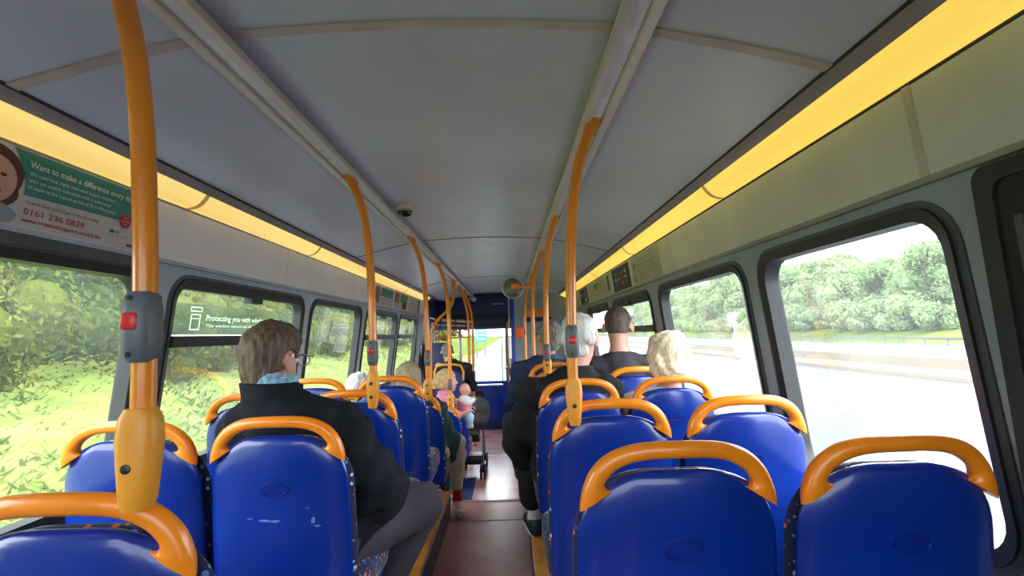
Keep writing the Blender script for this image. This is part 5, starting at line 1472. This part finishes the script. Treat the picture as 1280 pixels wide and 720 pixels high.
mb = MB(); mb.box(lw(9.38, 0.8, -0.01), (0.06, 0.34, 2.3)); mb.build('corner_panel', M['navy'], d, smooth=False)
mb = MB(); mb.box(lw(8.6, 1.86, 0.0), (0.07, 1.3, 0.33)); mb.build('door_gear_cover', M['navy'], d, smooth=False)
mb = MB(); mb.box(lw(8.02, 0.8, -0.005), (0.07, 0.06, 2.2)); mb.build('door_post', M['rubber_g'], d, smooth=False)
# navy draught screen behind the door
t = thing('draught_screen', 'navy screen panel behind the front left pipework', 'screen', (-1.1, 7.85, LOW))
mb = MB(); mb.box((0, 0, 1.25), (0.42, 0.03, 0.6), 0.01); mb.build('upper_panel', M['navy'], t)
mb = MB(); mb.box((0, 0, 0.42), (0.42, 0.03, 0.82), 0.01); mb.build('lower_panel', M['navy'], t)
mb = MB(); mb.tube([(0.21, 0, 0), (0.21, 0, 2.2)], 0.015, 10); mb.build('post', M['pole'], t)
# blue panel across the low front
t = thing('front_modesty_panel', 'low blue panel under the windscreen with dark round recess', 'panel', (-0.42, 9.15, LOW))
mb = MB(); mb.box((0, 0, 0.44), (0.56, 0.05, 0.62), 0.015); mb.build('panel', M['blue_panel'], t)
mb = MB(); mb.box((0, 0.0, 0.065), (0.56, 0.055, 0.13), 0.005); mb.build('kick_plate', M['navy'], t)
mb = MB(); mb.box((0, -0.01, 0.765), (0.58, 0.09, 0.03), 0.01); mb.build('top_rail', M['rim'], t)
mb = MB(); mb.lathe([(0.10, 0), (0.10, 0.012), (0.08, 0.014), (0.07, 0.003)], (-0.13, -0.025, 0.58), (0, -1, 0), 24); mb.build('round_recess', M['black'], t)
# driver's cab
t = thing('driver_cab', 'blue driver cab enclosure with pale blue upper wall at the front right', 'cab', (0.5, 8.2, LOW))
mb = MB(); mb.box((-0.43, 0.25, 0.56), (0.05, 1.5, 1.06), 0.015); mb.build('cab_door', M['blue_panel'], t)
mb = MB(); mb.box((0.02, -0.52, 0.56), (0.92, 0.05, 1.06), 0.01); mb.build('rear_panel', M['navy'], t)
mb = MB(); mb.prism([(-0.42, 1.08), (0.50, 1.08), (0.45, 1.70), (0.41, 2.16), (0.20, 2.25), (-0.42, 2.28)], lambda a_, b_: (a_, -0.545, b_), lambda a_, b_: (a_, -0.51, b_)); mb.build('upper_wall', M['cab_grey'], t, smooth=False)
mb = MB(); mb.box((-0.44, -0.53, 1.20), (0.055, 0.055, 2.36), 0.01); mb.build('corner_post', M['blue_bright'], t)
mb = MB(); mb.box((-0.49, -0.535, 1.22), (0.02, 0.03, 2.3), 0.006); mb.build('post_trim', M['rim'], t)
mb = MB(); mb.box((-0.43, 0.0, 1.55), (0.012, 0.9, 0.85)); mb.build('assault_screen', M['glass_f'], t)
mb = MB(); mb.box((-0.455, 0.05, 1.11), (0.14, 0.55, 0.035), 0.012); mb.build('ledge', M['black'], t)
mb = MB(); mb.box((-0.47, -0.05, 0.86), (0.03, 0.34, 0.03), 0.008); mb.build('door_handle', M['rim'], t)
mb = MB(); mb.box((-0.46, -0.12, 0.55), (0.012, 0.22, 0.26), 0.004); mb.build('notice_plate', M['cab_grey'], t)
t2 = thing('ticket_machine', 'black ticket machine on the driver cab ledge', 'ticket machine', (0.04, 8.2, LOW + 1.128))
mb = MB(); mb.box((0, 0, 0.075), (0.15, 0.2, 0.13), 0.02); mb.build('case', M['black'], t2)
mb = MB(); mb.box((0, -0.1, 0.09), (0.11, 0.012, 0.06), 0.004); mb.build('screen', M['cab_grey'], t2)
mb = MB(); mb.box((0.0, -0.04, 0.0), (0.22, 0.3, 0.02), 0.006); mb.build('base_plate', M['black'], t2)
t3 = thing('grab_pole', 'slim orange hooked rail beside the driver cab', 'grab pole', (-0.02, 8.0, LOW + 0.9))
mb = MB(); mb.tube(smooth_path([(0, 0, 0), (0, 0, 0.5), (0, 0, 0.85), (0.01, 0.0, 0.93), (0.05, 0, 0.965), (0.09, 0.0, 0.965)]), 0.015, 10); mb.build('tube', M['pole'], t3)
t4 = thing('cab_notice', 'orange and navy notice on the pale cab wall', 'notice', (0.43, 7.64, 1.66))
mb = MB(); mb.box((0, 0, 0.03), (0.34, 0.02, 0.13), 0.006); mb.build('orange_plate', M['orange'], t4)
mb = MB(); mb.box((0.02, -0.004, -0.07), (0.38, 0.02, 0.07), 0.006); mb.build('navy_plate', M['navy'], t4)
t5 = thing('pole_fitting', 'orange red pole fitting fixed low on the right front pole', 'pole fitting', (0.13, 6.03, 1.40))  # orange red block on the pole, meant as a joint fitting
mb = MB(); mb.box((0, -0.03, 0), (0.10, 0.05, 0.13), 0.02); mb.build('case', mat('fitting_orange', (0.75, 0.10, 0.01, 1), 0.4), t5)
mb = MB(); mb.box((0.05, 0.0, 0), (0.03, 0.06, 0.05), 0.005); mb.build('bracket', M['bolt'], t5)

# round mirror on its orange bracket
t = thing('round_mirror', 'round grey mirror on an orange bracket under the front ceiling', 'mirror', (0.047, 4.6, 1.80))
mb = MB(); mb.lathe([(0.0001, -0.008), (0.05, -0.006), (0.086, 0.004), (0.092, 0.012), (0.09, 0.03), (0.0001, 0.045)], (0, 0, 0), (0, 1, 0), 32); mb.build('dish', M['mirror'], t)
mb = MB()
R_ = 0.093
mb.tube([(R_ * math.cos(2 * PI * k / 32), 0.012, R_ * math.sin(2 * PI * k / 32)) for k in range(33)], 0.005, 8, caps=False); mb.build('rim', M['rim'], t)
mb = MB(); mb.box((0.025, -0.012, 0.012), (0.075, 0.016, 0.05), 0.006); mb.build('bracket_plate', M['orange'], t)
mb = MB(); mb.tube(smooth_path([(0.03, -0.014, 0.01), (0.10, -0.03, 0.0), (0.15, -0.10, -0.005), (0.172, -0.165, -0.01)]), 0.009, 8); mb.build('arm', M['orange'], t)
# dome camera
t = thing('dome_camera', 'small dark dome camera on the ceiling left of centre', 'camera', (-0.556, 2.784, 2.105))
mb = MB(); mb.lathe([(0.046, 0.018), (0.046, -0.012), (0.044, -0.018), (0.03, -0.02)], (0, 0, 0), (0, 0, 1), 28); mb.build('mount', M['alu'], t)
mb = MB(); mb.lathe([(0.040, -0.014), (0.041, -0.03), (0.036, -0.044), (0.022, -0.055), (0.0001, -0.060)], (0, 0, 0), (0, 0, 1), 28); mb.build('dome', mat('dome_dark', (0.02, 0.02, 0.022, 1), 0.12), t)
mb = MB(); mb.lathe([(0.0435, -0.016), (0.0445, -0.022), (0.042, -0.028)], (0, 0, 0), (0, 0, 1), 28); mb.build('ring', M['rail_dk'], t)
# white bullet camera over the windscreen
t = thing('bullet_camera', 'white camera on the navy header above the windscreen', 'camera', (-0.62, 9.0, 2.06))
mb = MB(); mb.lathe([(0.035, -0.07), (0.04, -0.05), (0.04, 0.07), (0.02, 0.08)], (0, 0, -0.04), (0.5, -0.8, -0.25), 16); mb.build('case', M['rim'], t)
mb = MB(); mb.tube([(0, 0, 0.05), (0, 0.01, -0.03)], 0.014, 8); mb.build('stem', M['rim'], t)

# folded pushchair in the bay
t = thing('pushchair', 'black folded pushchair with dark grey hood beside the aisle', 'pushchair', (-0.47, 6.35, LOW))
HOOD = mat('hood_dark_grey', (0.045, 0.04, 0.042, 1), 0.8, vary=0.3, scale=20)
f = Field((-0.85, 5.9, 0.0), (0.0, 6.8, 0.8), 0.014)
hc = np.array((-0.47, 6.35, 0.40))
f.ell(hc + (0.0, 0.0, 0.10), (0.22, 0.20, 0.14), None, 0.02); f.ell(hc + (0.05, -0.02, -0.02), (0.15, 0.2, 0.12), None, 0.03)
f.cap(hc + (-0.05, 0.0, 0.18), hc + (0.15, 0, 0.02), 0.08, 0.06, 0.04)
f.ell(hc + (-0.1, 0.05, 0.02), (0.16, 0.15, 0.11), None, 0.01, sub=True)
V, Q = f.mesh(); np_obj('hood', V, Q, HOOD, t, (-0.47, 6.35, LOW))
mb = MB(); mb.box((-0.06, 0.05, 0.42), (0.28, 0.30, 0.06), 0.025, Matrix.Rotation(-0.5, 3, 'X')); mb.box((-0.06, 0.2, 0.58), (0.28, 0.06, 0.34), 0.025); mb.build('seat', HOOD, t)
for s in (-1, 1):
    mb = MB(); mb.tube(smooth_path([(s * 0.13, -0.24, 0.09), (s * 0.13, -0.10, 0.34), (s * 0.13, 0.10, 0.62), (s * 0.13, 0.26, 0.86)]), 0.011, 8); mb.build('side_tube', M['black'], t)
    mb = MB(); mb.tube([(s * 0.13, 0.22, 0.10), (s * 0.13, 0.0, 0.46)], 0.011, 8); mb.build('rear_strut', M['black'], t)
    for y, r in ((-0.27, 0.085), (0.24, 0.095)):
        mb = MB()
        for dx in (-0.022, 0.022):
            mb.lathe([(r - 0.012, -0.011), (r, -0.008), (r, 0.008), (r - 0.012, 0.011), (r - 0.03, 0.009), (0.02, 0.006), (0.02, -0.006), (r - 0.03, -0.009)], (s * 0.13 + dx, y, r), (1, 0, 0), 20)
        mb.lathe([(0.012, -0.04), (0.012, 0.04)], (s * 0.13, y, r), (1, 0, 0), 10)
        mb.build('wheel', M['black'], t)
mb = MB(); mb.tube([(-0.13, 0.26, 0.86), (0.13, 0.26, 0.86)], 0.015, 10); mb.build('handle', M['black'], t)
mb = MB(); mb.box((0, 0.02, 0.17), (0.24, 0.3, 0.10), 0.03); mb.build('basket', M['black'], t)

# ================================================================== OUTSIDE
GZ = -0.6
M['road'] = mat('asphalt', (0.058, 0.059, 0.060, 1), 0.75, vary=0.10, scale=0.4, bump=0.1, bscale=30)
M['line'] = mat('road_line_white', (0.6, 0.6, 0.6, 1), 0.6)
M['grass'] = foliage_mat('verge_grass', (0.24, 0.33, 0.07, 1), (0.34, 0.43, 0.10, 1), (0.45, 0.51, 0.15, 1))
M['grass_r'] = foliage_mat('verge_grass_right', (0.20, 0.28, 0.06, 1), (0.30, 0.40, 0.10, 1), (0.42, 0.48, 0.16, 1))
M['conc'] = mat('concrete_pale', (0.185, 0.15, 0.105, 1), 0.8, vary=0.08, scale=0.3)
M['conc_d'] = mat('bridge_concrete', (0.50, 0.48, 0.45, 1), 0.8, vary=0.1, scale=0.3)
M['steel'] = mat('galvanised_steel', (0.12, 0.135, 0.12, 1), 0.5, 0.1)
M['bark'] = mat('bark', (0.05, 0.038, 0.025, 1), 0.9, vary=0.4, scale=8)
mb = MB(); mb.box((17.5, 110, GZ - 0.05), (42.0, 330, 0.1)); tag(mb.build('road', M['road'], smooth=False), kind='structure')
def lines(x, w, name, dash=None):
    mb = MB()
    if dash:
        y = -20
        while y < 240: mb.box((x, y + dash[0] / 2, GZ + 0.004), (w, dash[0], 0.006)); y += dash[1]
    else: mb.box((x, 110, GZ + 0.004), (w, 320, 0.006))
    tag(mb.build(name, M['line'], smooth=False), kind='structure')
lines(11.4, 0.20, 'trim_30'); lines(13.4, 0.14, 'trim_34'); lines(2.6, 0.15, 'trim_31', (2, 9)); lines(6.3, 0.15, 'trim_32', (2, 9)); lines(-2.0, 0.2, 'trim_33')
# central barrier
t = thing('concrete_barrier', 'long pale concrete barrier between the carriageways', 'barrier', (15.1, 100, GZ))
mb = MB(); mb.prism([(-0.32, 0), (-0.30, 0.12), (-0.16, 0.36), (-0.11, 0.72), (0.11, 0.72), (0.16, 0.36), (0.30, 0.12), (0.32, 0)], lambda a, b: (a, -110, b), lambda a, b: (a, 130, b)); mb.build('wall', M['conc'], t, smooth=False)
t = thing('guard_rail', 'steel guard rail along the far side of the motorway', 'guard rail', (36.2, 100, GZ))
mb = MB(); mb.prism([(0, 0.45), (0.06, 0.48), (0.0, 0.55), (0.06, 0.62), (0, 0.66), (0.09, 0.66), (0.09, 0.45)], lambda a, b: (a, -100, b), lambda a, b: (a, 140, b)); mb.build('beam', M['steel'], t, smooth=False)
mb = MB()
for k in range(80): mb.box((0.14, -60 + 2.4 * k, 0.3), (0.08, 0.1, 0.62))
mb.build('posts', M['steel'], t, smooth=False)
bpy.data.objects['posts']['kind'] = 'stuff'
# verges
def verge(name, prof, m, y0, y1, ny, amp=0.12):
    random.seed(3)
    mb = MB(); n = len(prof); vs = []; fs = []
    for j in range(ny + 1):
        y = y0 + (y1 - y0) * j / ny
        for (x, z) in prof: vs.append((x + random.uniform(-.2, .2), y, z + random.uniform(-amp, amp)))
    for j in range(ny):
        for i in range(n - 1): fs.append((j * n + i, j * n + i + 1, (j + 1) * n + i + 1, (j + 1) * n + i))
    mb.add(vs, fs); o = mb.build(name, m, angle=80); tag(o, kind='structure'); return o
verge('ground_left', [(-3.3, GZ - 0.05), (-3.8, GZ + 0.05), (-4.8, GZ + 0.1), (-6.2, -0.2), (-7.5, 0.25), (-9, 0.6), (-11, 0.95), (-14, 1.2), (-22, 1.6), (-60, 3)], M['grass'], -20, 170, 90)
verge('ground_right', [(38.3, GZ - 0.1), (39.5, GZ + 0.2), (42, 0.4), (46, 1.2), (52, 2.2), (70, 3.0), (110, 4)], M['grass_r'], 10, 260, 60)
# far ground closing the view ahead
mb = MB(); mb.box((0, 300, GZ - 0.3), (700, 500, 0.2)); tag(mb.build('ground_far', M['grass_r'], smooth=False), kind='structure')

# grass tufts on the near verge: one uncountable mass
random.seed(8)
mb = MB()
for k in range(14000):
    y = 3 + 45 * random.random() ** 1.5
    u = random.random()
    x = -4.2 - 7.5 * u
    z = np.interp(-x, [3.8, 4.8, 6.2, 7.5, 9, 11, 14], [GZ + .05, GZ + .1, -.2, .25, .6, .95, 1.2])
    hgt = random.uniform(0.03, 0.09); a = random.uniform(0, PI); w = random.uniform(0.02, 0.05)
    dx, dy = math.cos(a) * w, math.sin(a) * w; lx, ly = random.uniform(-.22, .22), random.uniform(-.22, .22)
    mb.add([(x - dx, y - dy, z - .05), (x + dx, y + dy, z - .05), (x + dx * .4 + lx, y + dy * .4 + ly, z + hgt), (x - dx * .4 + lx, y - dy * .4 + ly, z + hgt * .9)], [(0, 1, 2, 3)])
o = mb.build('verge_grass', M['grass'], smooth=False, fix=False); tag(o, 'tall yellow green grass covering the bank beside the left windows', 'grass', kind='stuff')

# trees: crown of leaf clumps on a branching trunk
def make_tree(name, seed, hgt, rad, nblob, nleaf, leaf, m, low=0.25, core=True):
    rnd = random.Random(seed)
    root = empty(name, (0, 0, 0))
    blobs = []
    for k in range(nblob):
        a = rnd.uniform(0, 2 * PI); q = rad * math.sqrt(rnd.random()) * 0.75
        zz = hgt * (low + (1 - low) * rnd.random())
        env = 1 - 0.55 * max(0, (zz / hgt - 0.55) / 0.45) ** 1.5
        blobs.append((q * math.cos(a) * env, q * math.sin(a) * env, min(zz, hgt - rad * 0.25), rad * rnd.uniform(0.28, 0.46)))
    vs = []; fs = []
    def unit():
        while True:
            v = Vector((rnd.uniform(-1, 1), rnd.uniform(-1, 1), rnd.uniform(-1, 1)))
            if 0.05 < v.length < 1: return v.normalized()
    for k in range(nleaf):
        bx, by, bz, br = blobs[rnd.randrange(nblob)]
        d = unit()
        p = Vector((bx, by, bz)) + d * br * rnd.uniform(0.72, 1.08)
        if p.z < 0.05: p.z = rnd.uniform(0.05, 0.4)
        nrm = (d + unit() * 0.9).normalized(); u = nrm.orthogonal().normalized(); w = nrm.cross(u)
        a = rnd.uniform(0, PI); u, w = u * math.cos(a) + w * math.sin(a), w * math.cos(a) - u * math.sin(a)
        L = leaf * rnd.uniform(0.6, 1.3); W = L * rnd.uniform(0.4, 0.65)
        b = len(vs)
        vs += [p - u * L, p + w * W * .8 - u * L * .1, p + u * L, p - w * W * .8 + u * L * .15]
        fs.append((b, b + 1, b + 2, b + 3))
    mb = MB(); mb.add(vs, fs)
    for (bx, by, bz, br) in blobs: mb.ell((bx, by, bz), (br * 0.6,) * 3, 8, 6)
    mb.build('crown', m, root, smooth=False, fix=False)
    mb = MB(); mb.tube([(0, 0, -0.3), (0.03, 0, hgt * 0.2), (-0.03, 0.05, hgt * 0.5), (0, 0, hgt * 0.8)], [hgt * .022, hgt * .018, hgt * .013, hgt * .005], 8)
    for k in range(4):
        a = rnd.uniform(0, 2 * PI); zz = hgt * rnd.uniform(0.25, 0.5)
        mb.tube([(0, 0, zz), (math.cos(a) * rad * .3, math.sin(a) * rad * .3, zz + rad * .25), (math.cos(a) * rad * .6, math.sin(a) * rad * .6, zz + rad * .7)], [hgt * .01, hgt * .007, hgt * .003], 6)
    mb.build('trunk', M['bark'], root)
    return root
FL = [foliage_mat('foliage_dark', (0.07, 0.13, 0.03, 1), (0.14, 0.24, 0.05, 1), (0.25, 0.36, 0.08, 1)),
      foliage_mat('foliage_mid', (0.11, 0.20, 0.045, 1), (0.21, 0.32, 0.07, 1), (0.34, 0.45, 0.11, 1)),
      foliage_mat('foliage_yellow', (0.14, 0.19, 0.03, 1), (0.28, 0.34, 0.06, 1), (0.42, 0.46, 0.11, 1))]
FR = [foliage_mat('far_foliage_green_hazed', (0.20, 0.30, 0.13, 1), (0.28, 0.40, 0.18, 1), (0.38, 0.50, 0.25, 1), 0.68),  # far foliage colours paled to carry the haze of distance
      foliage_mat('far_foliage_pale_hazed', (0.26, 0.36, 0.16, 1), (0.35, 0.46, 0.22, 1), (0.46, 0.56, 0.30, 1), 0.68),
      foliage_mat('far_foliage_brown_hazed', (0.26, 0.28, 0.15, 1), (0.34, 0.36, 0.2, 1), (0.44, 0.45, 0.27, 1), 0.68)]
def gz_left(x): return float(np.interp(-x, [3.8, 4.8, 6.2, 7.5, 9, 11, 14, 22], [GZ + .05, GZ + .1, -.2, .25, .6, .95, 1.2, 1.6]))
def gz_right(x): return float(np.interp(x, [38, 39.5, 42, 46, 52, 70], [GZ, GZ + .2, .4, 1.2, 2.2, 3]))
def spread(protos, spots, gz, group, labels):
    used = set(); rnd = random.Random(5)
    for (x, y, k, s) in spots:
        o = protos[k] if k not in used else copy_tree(protos[k])
        used.add(k)
        o.location = (x, y, gz(x)); o.rotation_euler = (0, 0, rnd.uniform(0, 6)); o.scale = (s, s, s * rnd.uniform(0.9, 1.1))
        tag(o, labels[k], 'bush' if 'bush' in labels[k] else 'tree', group[k])
LP = [make_tree('roadside_tree', 1, 7.0, 3.0, 34, 15000, 0.12, FL[0], 0.12), make_tree('roadside_tree', 2, 6.0, 2.8, 32, 14000, 0.115, FL[1], 0.10), make_tree('roadside_bush', 3, 2.4, 1.9, 22, 9000, 0.08, FL[2], 0.1)]
sp = []
rnd = random.Random(21)
y = 4.0
i = 0
while y < 75:
    x = -11.0 - rnd.uniform(0, 2.2)
    sp.append((x, y, i % 2, rnd.uniform(0.85, 1.25)))
    if i % 2 == 0: sp.append((x - 4, y + 1.5, (i // 2) % 2, 1.35))
    sp.append((-8.6 - rnd.uniform(0, 1.2), y + rnd.uniform(-1, 1), 2, rnd.uniform(0.55, 0.95)))
    y += 2.6 + y * 0.03; i += 1
spread(LP, sp, gz_left, ['dark trees on the left bank', 'mid green trees on the left bank', 'yellow green bushes on the left bank'],
       ['dense dark green tree on the bank outside the left windows', 'mid green leafy tree on the bank outside the left windows', 'low yellow green bush on the grassy bank outside the left windows'])
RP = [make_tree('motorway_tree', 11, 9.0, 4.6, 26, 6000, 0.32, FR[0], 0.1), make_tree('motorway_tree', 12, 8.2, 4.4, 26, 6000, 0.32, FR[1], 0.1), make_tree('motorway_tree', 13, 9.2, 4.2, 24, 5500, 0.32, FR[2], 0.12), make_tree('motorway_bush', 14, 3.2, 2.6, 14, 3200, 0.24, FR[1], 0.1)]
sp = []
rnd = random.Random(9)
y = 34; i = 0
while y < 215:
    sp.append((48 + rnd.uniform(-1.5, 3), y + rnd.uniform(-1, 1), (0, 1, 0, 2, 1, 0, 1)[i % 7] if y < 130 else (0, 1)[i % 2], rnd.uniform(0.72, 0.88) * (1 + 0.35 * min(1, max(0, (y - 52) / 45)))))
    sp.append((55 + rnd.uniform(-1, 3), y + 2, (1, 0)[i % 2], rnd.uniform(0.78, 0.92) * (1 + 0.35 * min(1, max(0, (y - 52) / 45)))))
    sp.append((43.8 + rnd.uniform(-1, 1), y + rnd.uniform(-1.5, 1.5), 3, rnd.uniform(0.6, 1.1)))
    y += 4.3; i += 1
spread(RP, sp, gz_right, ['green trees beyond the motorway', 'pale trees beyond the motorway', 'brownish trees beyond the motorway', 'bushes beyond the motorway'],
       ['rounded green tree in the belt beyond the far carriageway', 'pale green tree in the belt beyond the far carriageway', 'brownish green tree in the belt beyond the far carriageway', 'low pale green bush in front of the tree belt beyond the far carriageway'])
# bridge over the motorway far ahead
t = thing('road_bridge', 'pale concrete road bridge crossing the motorway far ahead', 'bridge', (20, 190, GZ))
mb = MB(); mb.box((4, 0, 7.8), (90, 9, 1.3)); mb.build('deck', M['conc_d'], t, smooth=False)
mb = MB(); mb.box((4, -4.3, 9.0), (90, 0.3, 1.1)); mb.build('parapet', M['conc_d'], t, smooth=False)
for x in (-4.8, 17.5):
    mb = MB(); mb.box((x, 0, 3.6), (1.4, 8, 7.3), 0.1); mb.build('pier', M['conc_d'], t, smooth=False)
# motorway sign
t = thing('motorway_sign', 'white rectangular sign on a post beside the far carriageway', 'sign', (40.5, 92, GZ))
mb = MB(); mb.tube([(0, 0, 0), (0, 0, 4)], 0.10, 8); mb.build('post', M['white'], t)
mb = MB(); mb.box((0, -0.1, 3.4), (2.3, 0.08, 2.4), 0.03); mb.build('board', M['white'], t)
mb = MB()
for z in (2.7, 3.2, 3.7, 4.2): mb.box((0, -0.15, z), (1.7, 0.02, 0.16))
mb.build('lettering_rows', M['ink_grey'], t, smooth=False)
# blue sign ahead on the verge
t = thing('blue_road_sign', 'blue direction sign on the grass verge ahead of the windscreen', 'sign', (-2.45, 45, GZ))
for x in (-0.35, 0.35):
    mb = MB(); mb.tube([(x, 0, 0), (x, 0, 2.5)], 0.05, 8); mb.build('post', M['steel'], t)
mb = MB(); mb.box((0, -0.08, 1.95), (1.0, 0.05, 1.25), 0.05); mb.build('board', M['sky_sign'], t)
mb = MB()
for z in (1.6, 1.95, 2.3): mb.box((0.08, -0.112, z), (0.5, 0.01, 0.09))
mb.tube([(-0.32, -0.112, 1.5), (-0.32, -0.112, 2.4)], 0.04, 6); mb.build('lettering_rows', M['white'], t, smooth=False)

# ================================================================== LIGHT, SKY, CAMERA
w = bpy.data.worlds.new('overcast_sky'); sc.world = w; w.use_nodes = True
nt = w.node_tree; bg = nt.nodes['Background']
tc = nt.nodes.new('ShaderNodeTexCoord'); sx = nt.nodes.new('ShaderNodeSeparateXYZ'); cr = nt.nodes.new('ShaderNodeValToRGB')
nt.links.new(tc.outputs['Generated'], sx.inputs[0]); nt.links.new(sx.outputs['Z'], cr.inputs['Fac']); nt.links.new(cr.outputs['Color'], bg.inputs['Color'])
e = cr.color_ramp.elements
e[0].position = 0.0; e[0].color = (0.90, 0.95, 1.0, 1); e[1].position = 0.7; e[1].color = (0.80, 0.90, 1.0, 1)
bg.inputs['Strength'].default_value = 10.5
sun = bpy.data.lights.new('soft_sun', 'SUN'); sun.energy = 3.0; sun.angle = math.radians(40); sun.color = (1, 0.97, 0.9)
so = bpy.data.objects.new('soft_sun', sun); COL.objects.link(so); so.rotation_euler = (math.radians(38), math.radians(22), 0)
# daylight portals in the window openings help sampling of the sky
def portal(side, a, b):
    L = bpy.data.lights.new('window_portal', 'AREA'); L.shape = 'RECTANGLE'; L.size = b - a; L.size_y = WZ1 - WZ0; L.cycles.is_portal = True
    o = bpy.data.objects.new('window_portal', L); COL.objects.link(o)
    o.location = wall_pt(side, (a + b) / 2, (WZ0 + WZ1) / 2, -0.06)
    o.rotation_euler = (0, math.radians(90) * side, 0) if True else None
    o.rotation_euler = Vector((-side, 0, 0)).to_track_quat('-Z', 'Y').to_euler()
    L.size, L.size_y = b - a, WZ1 - WZ0
for (a, b, _) in LEFT_W: portal(-1, a, b)
for (a, b, _) in RIGHT_W: portal(1, a, b)

cam = bpy.data.cameras.new('camera'); co = bpy.data.objects.new('camera', cam); COL.objects.link(co)
cam.sensor_fit = 'HORIZONTAL'; cam.sensor_width = 36.0; cam.lens = 36.0 * 640.0 / 1280.0
cam.clip_start = 0.05; cam.clip_end = 800
yaw, pitch, roll = math.radians(0.4985), math.radians(5.0776), math.radians(1.6)
Rm = Matrix.Rotation(-yaw, 3, 'Z') @ Matrix.Rotation(PI / 2 + pitch, 3, 'X') @ Matrix.Rotation(-roll, 3, 'Z')
co.matrix_world = Matrix.Translation((0, 0, CAM_H)) @ Rm.to_4x4()
sc.camera = co
sc.view_settings.view_transform = 'Standard'
sc.view_settings.look = 'None'
sc.view_settings.exposure = 0.0
sc.cycles.max_bounces = 10; sc.cycles.diffuse_bounces = 5; sc.cycles.transparent_max_bounces = 12
sc.cycles.use_denoising = True
sc.cycles.sample_clamp_indirect = 6.0
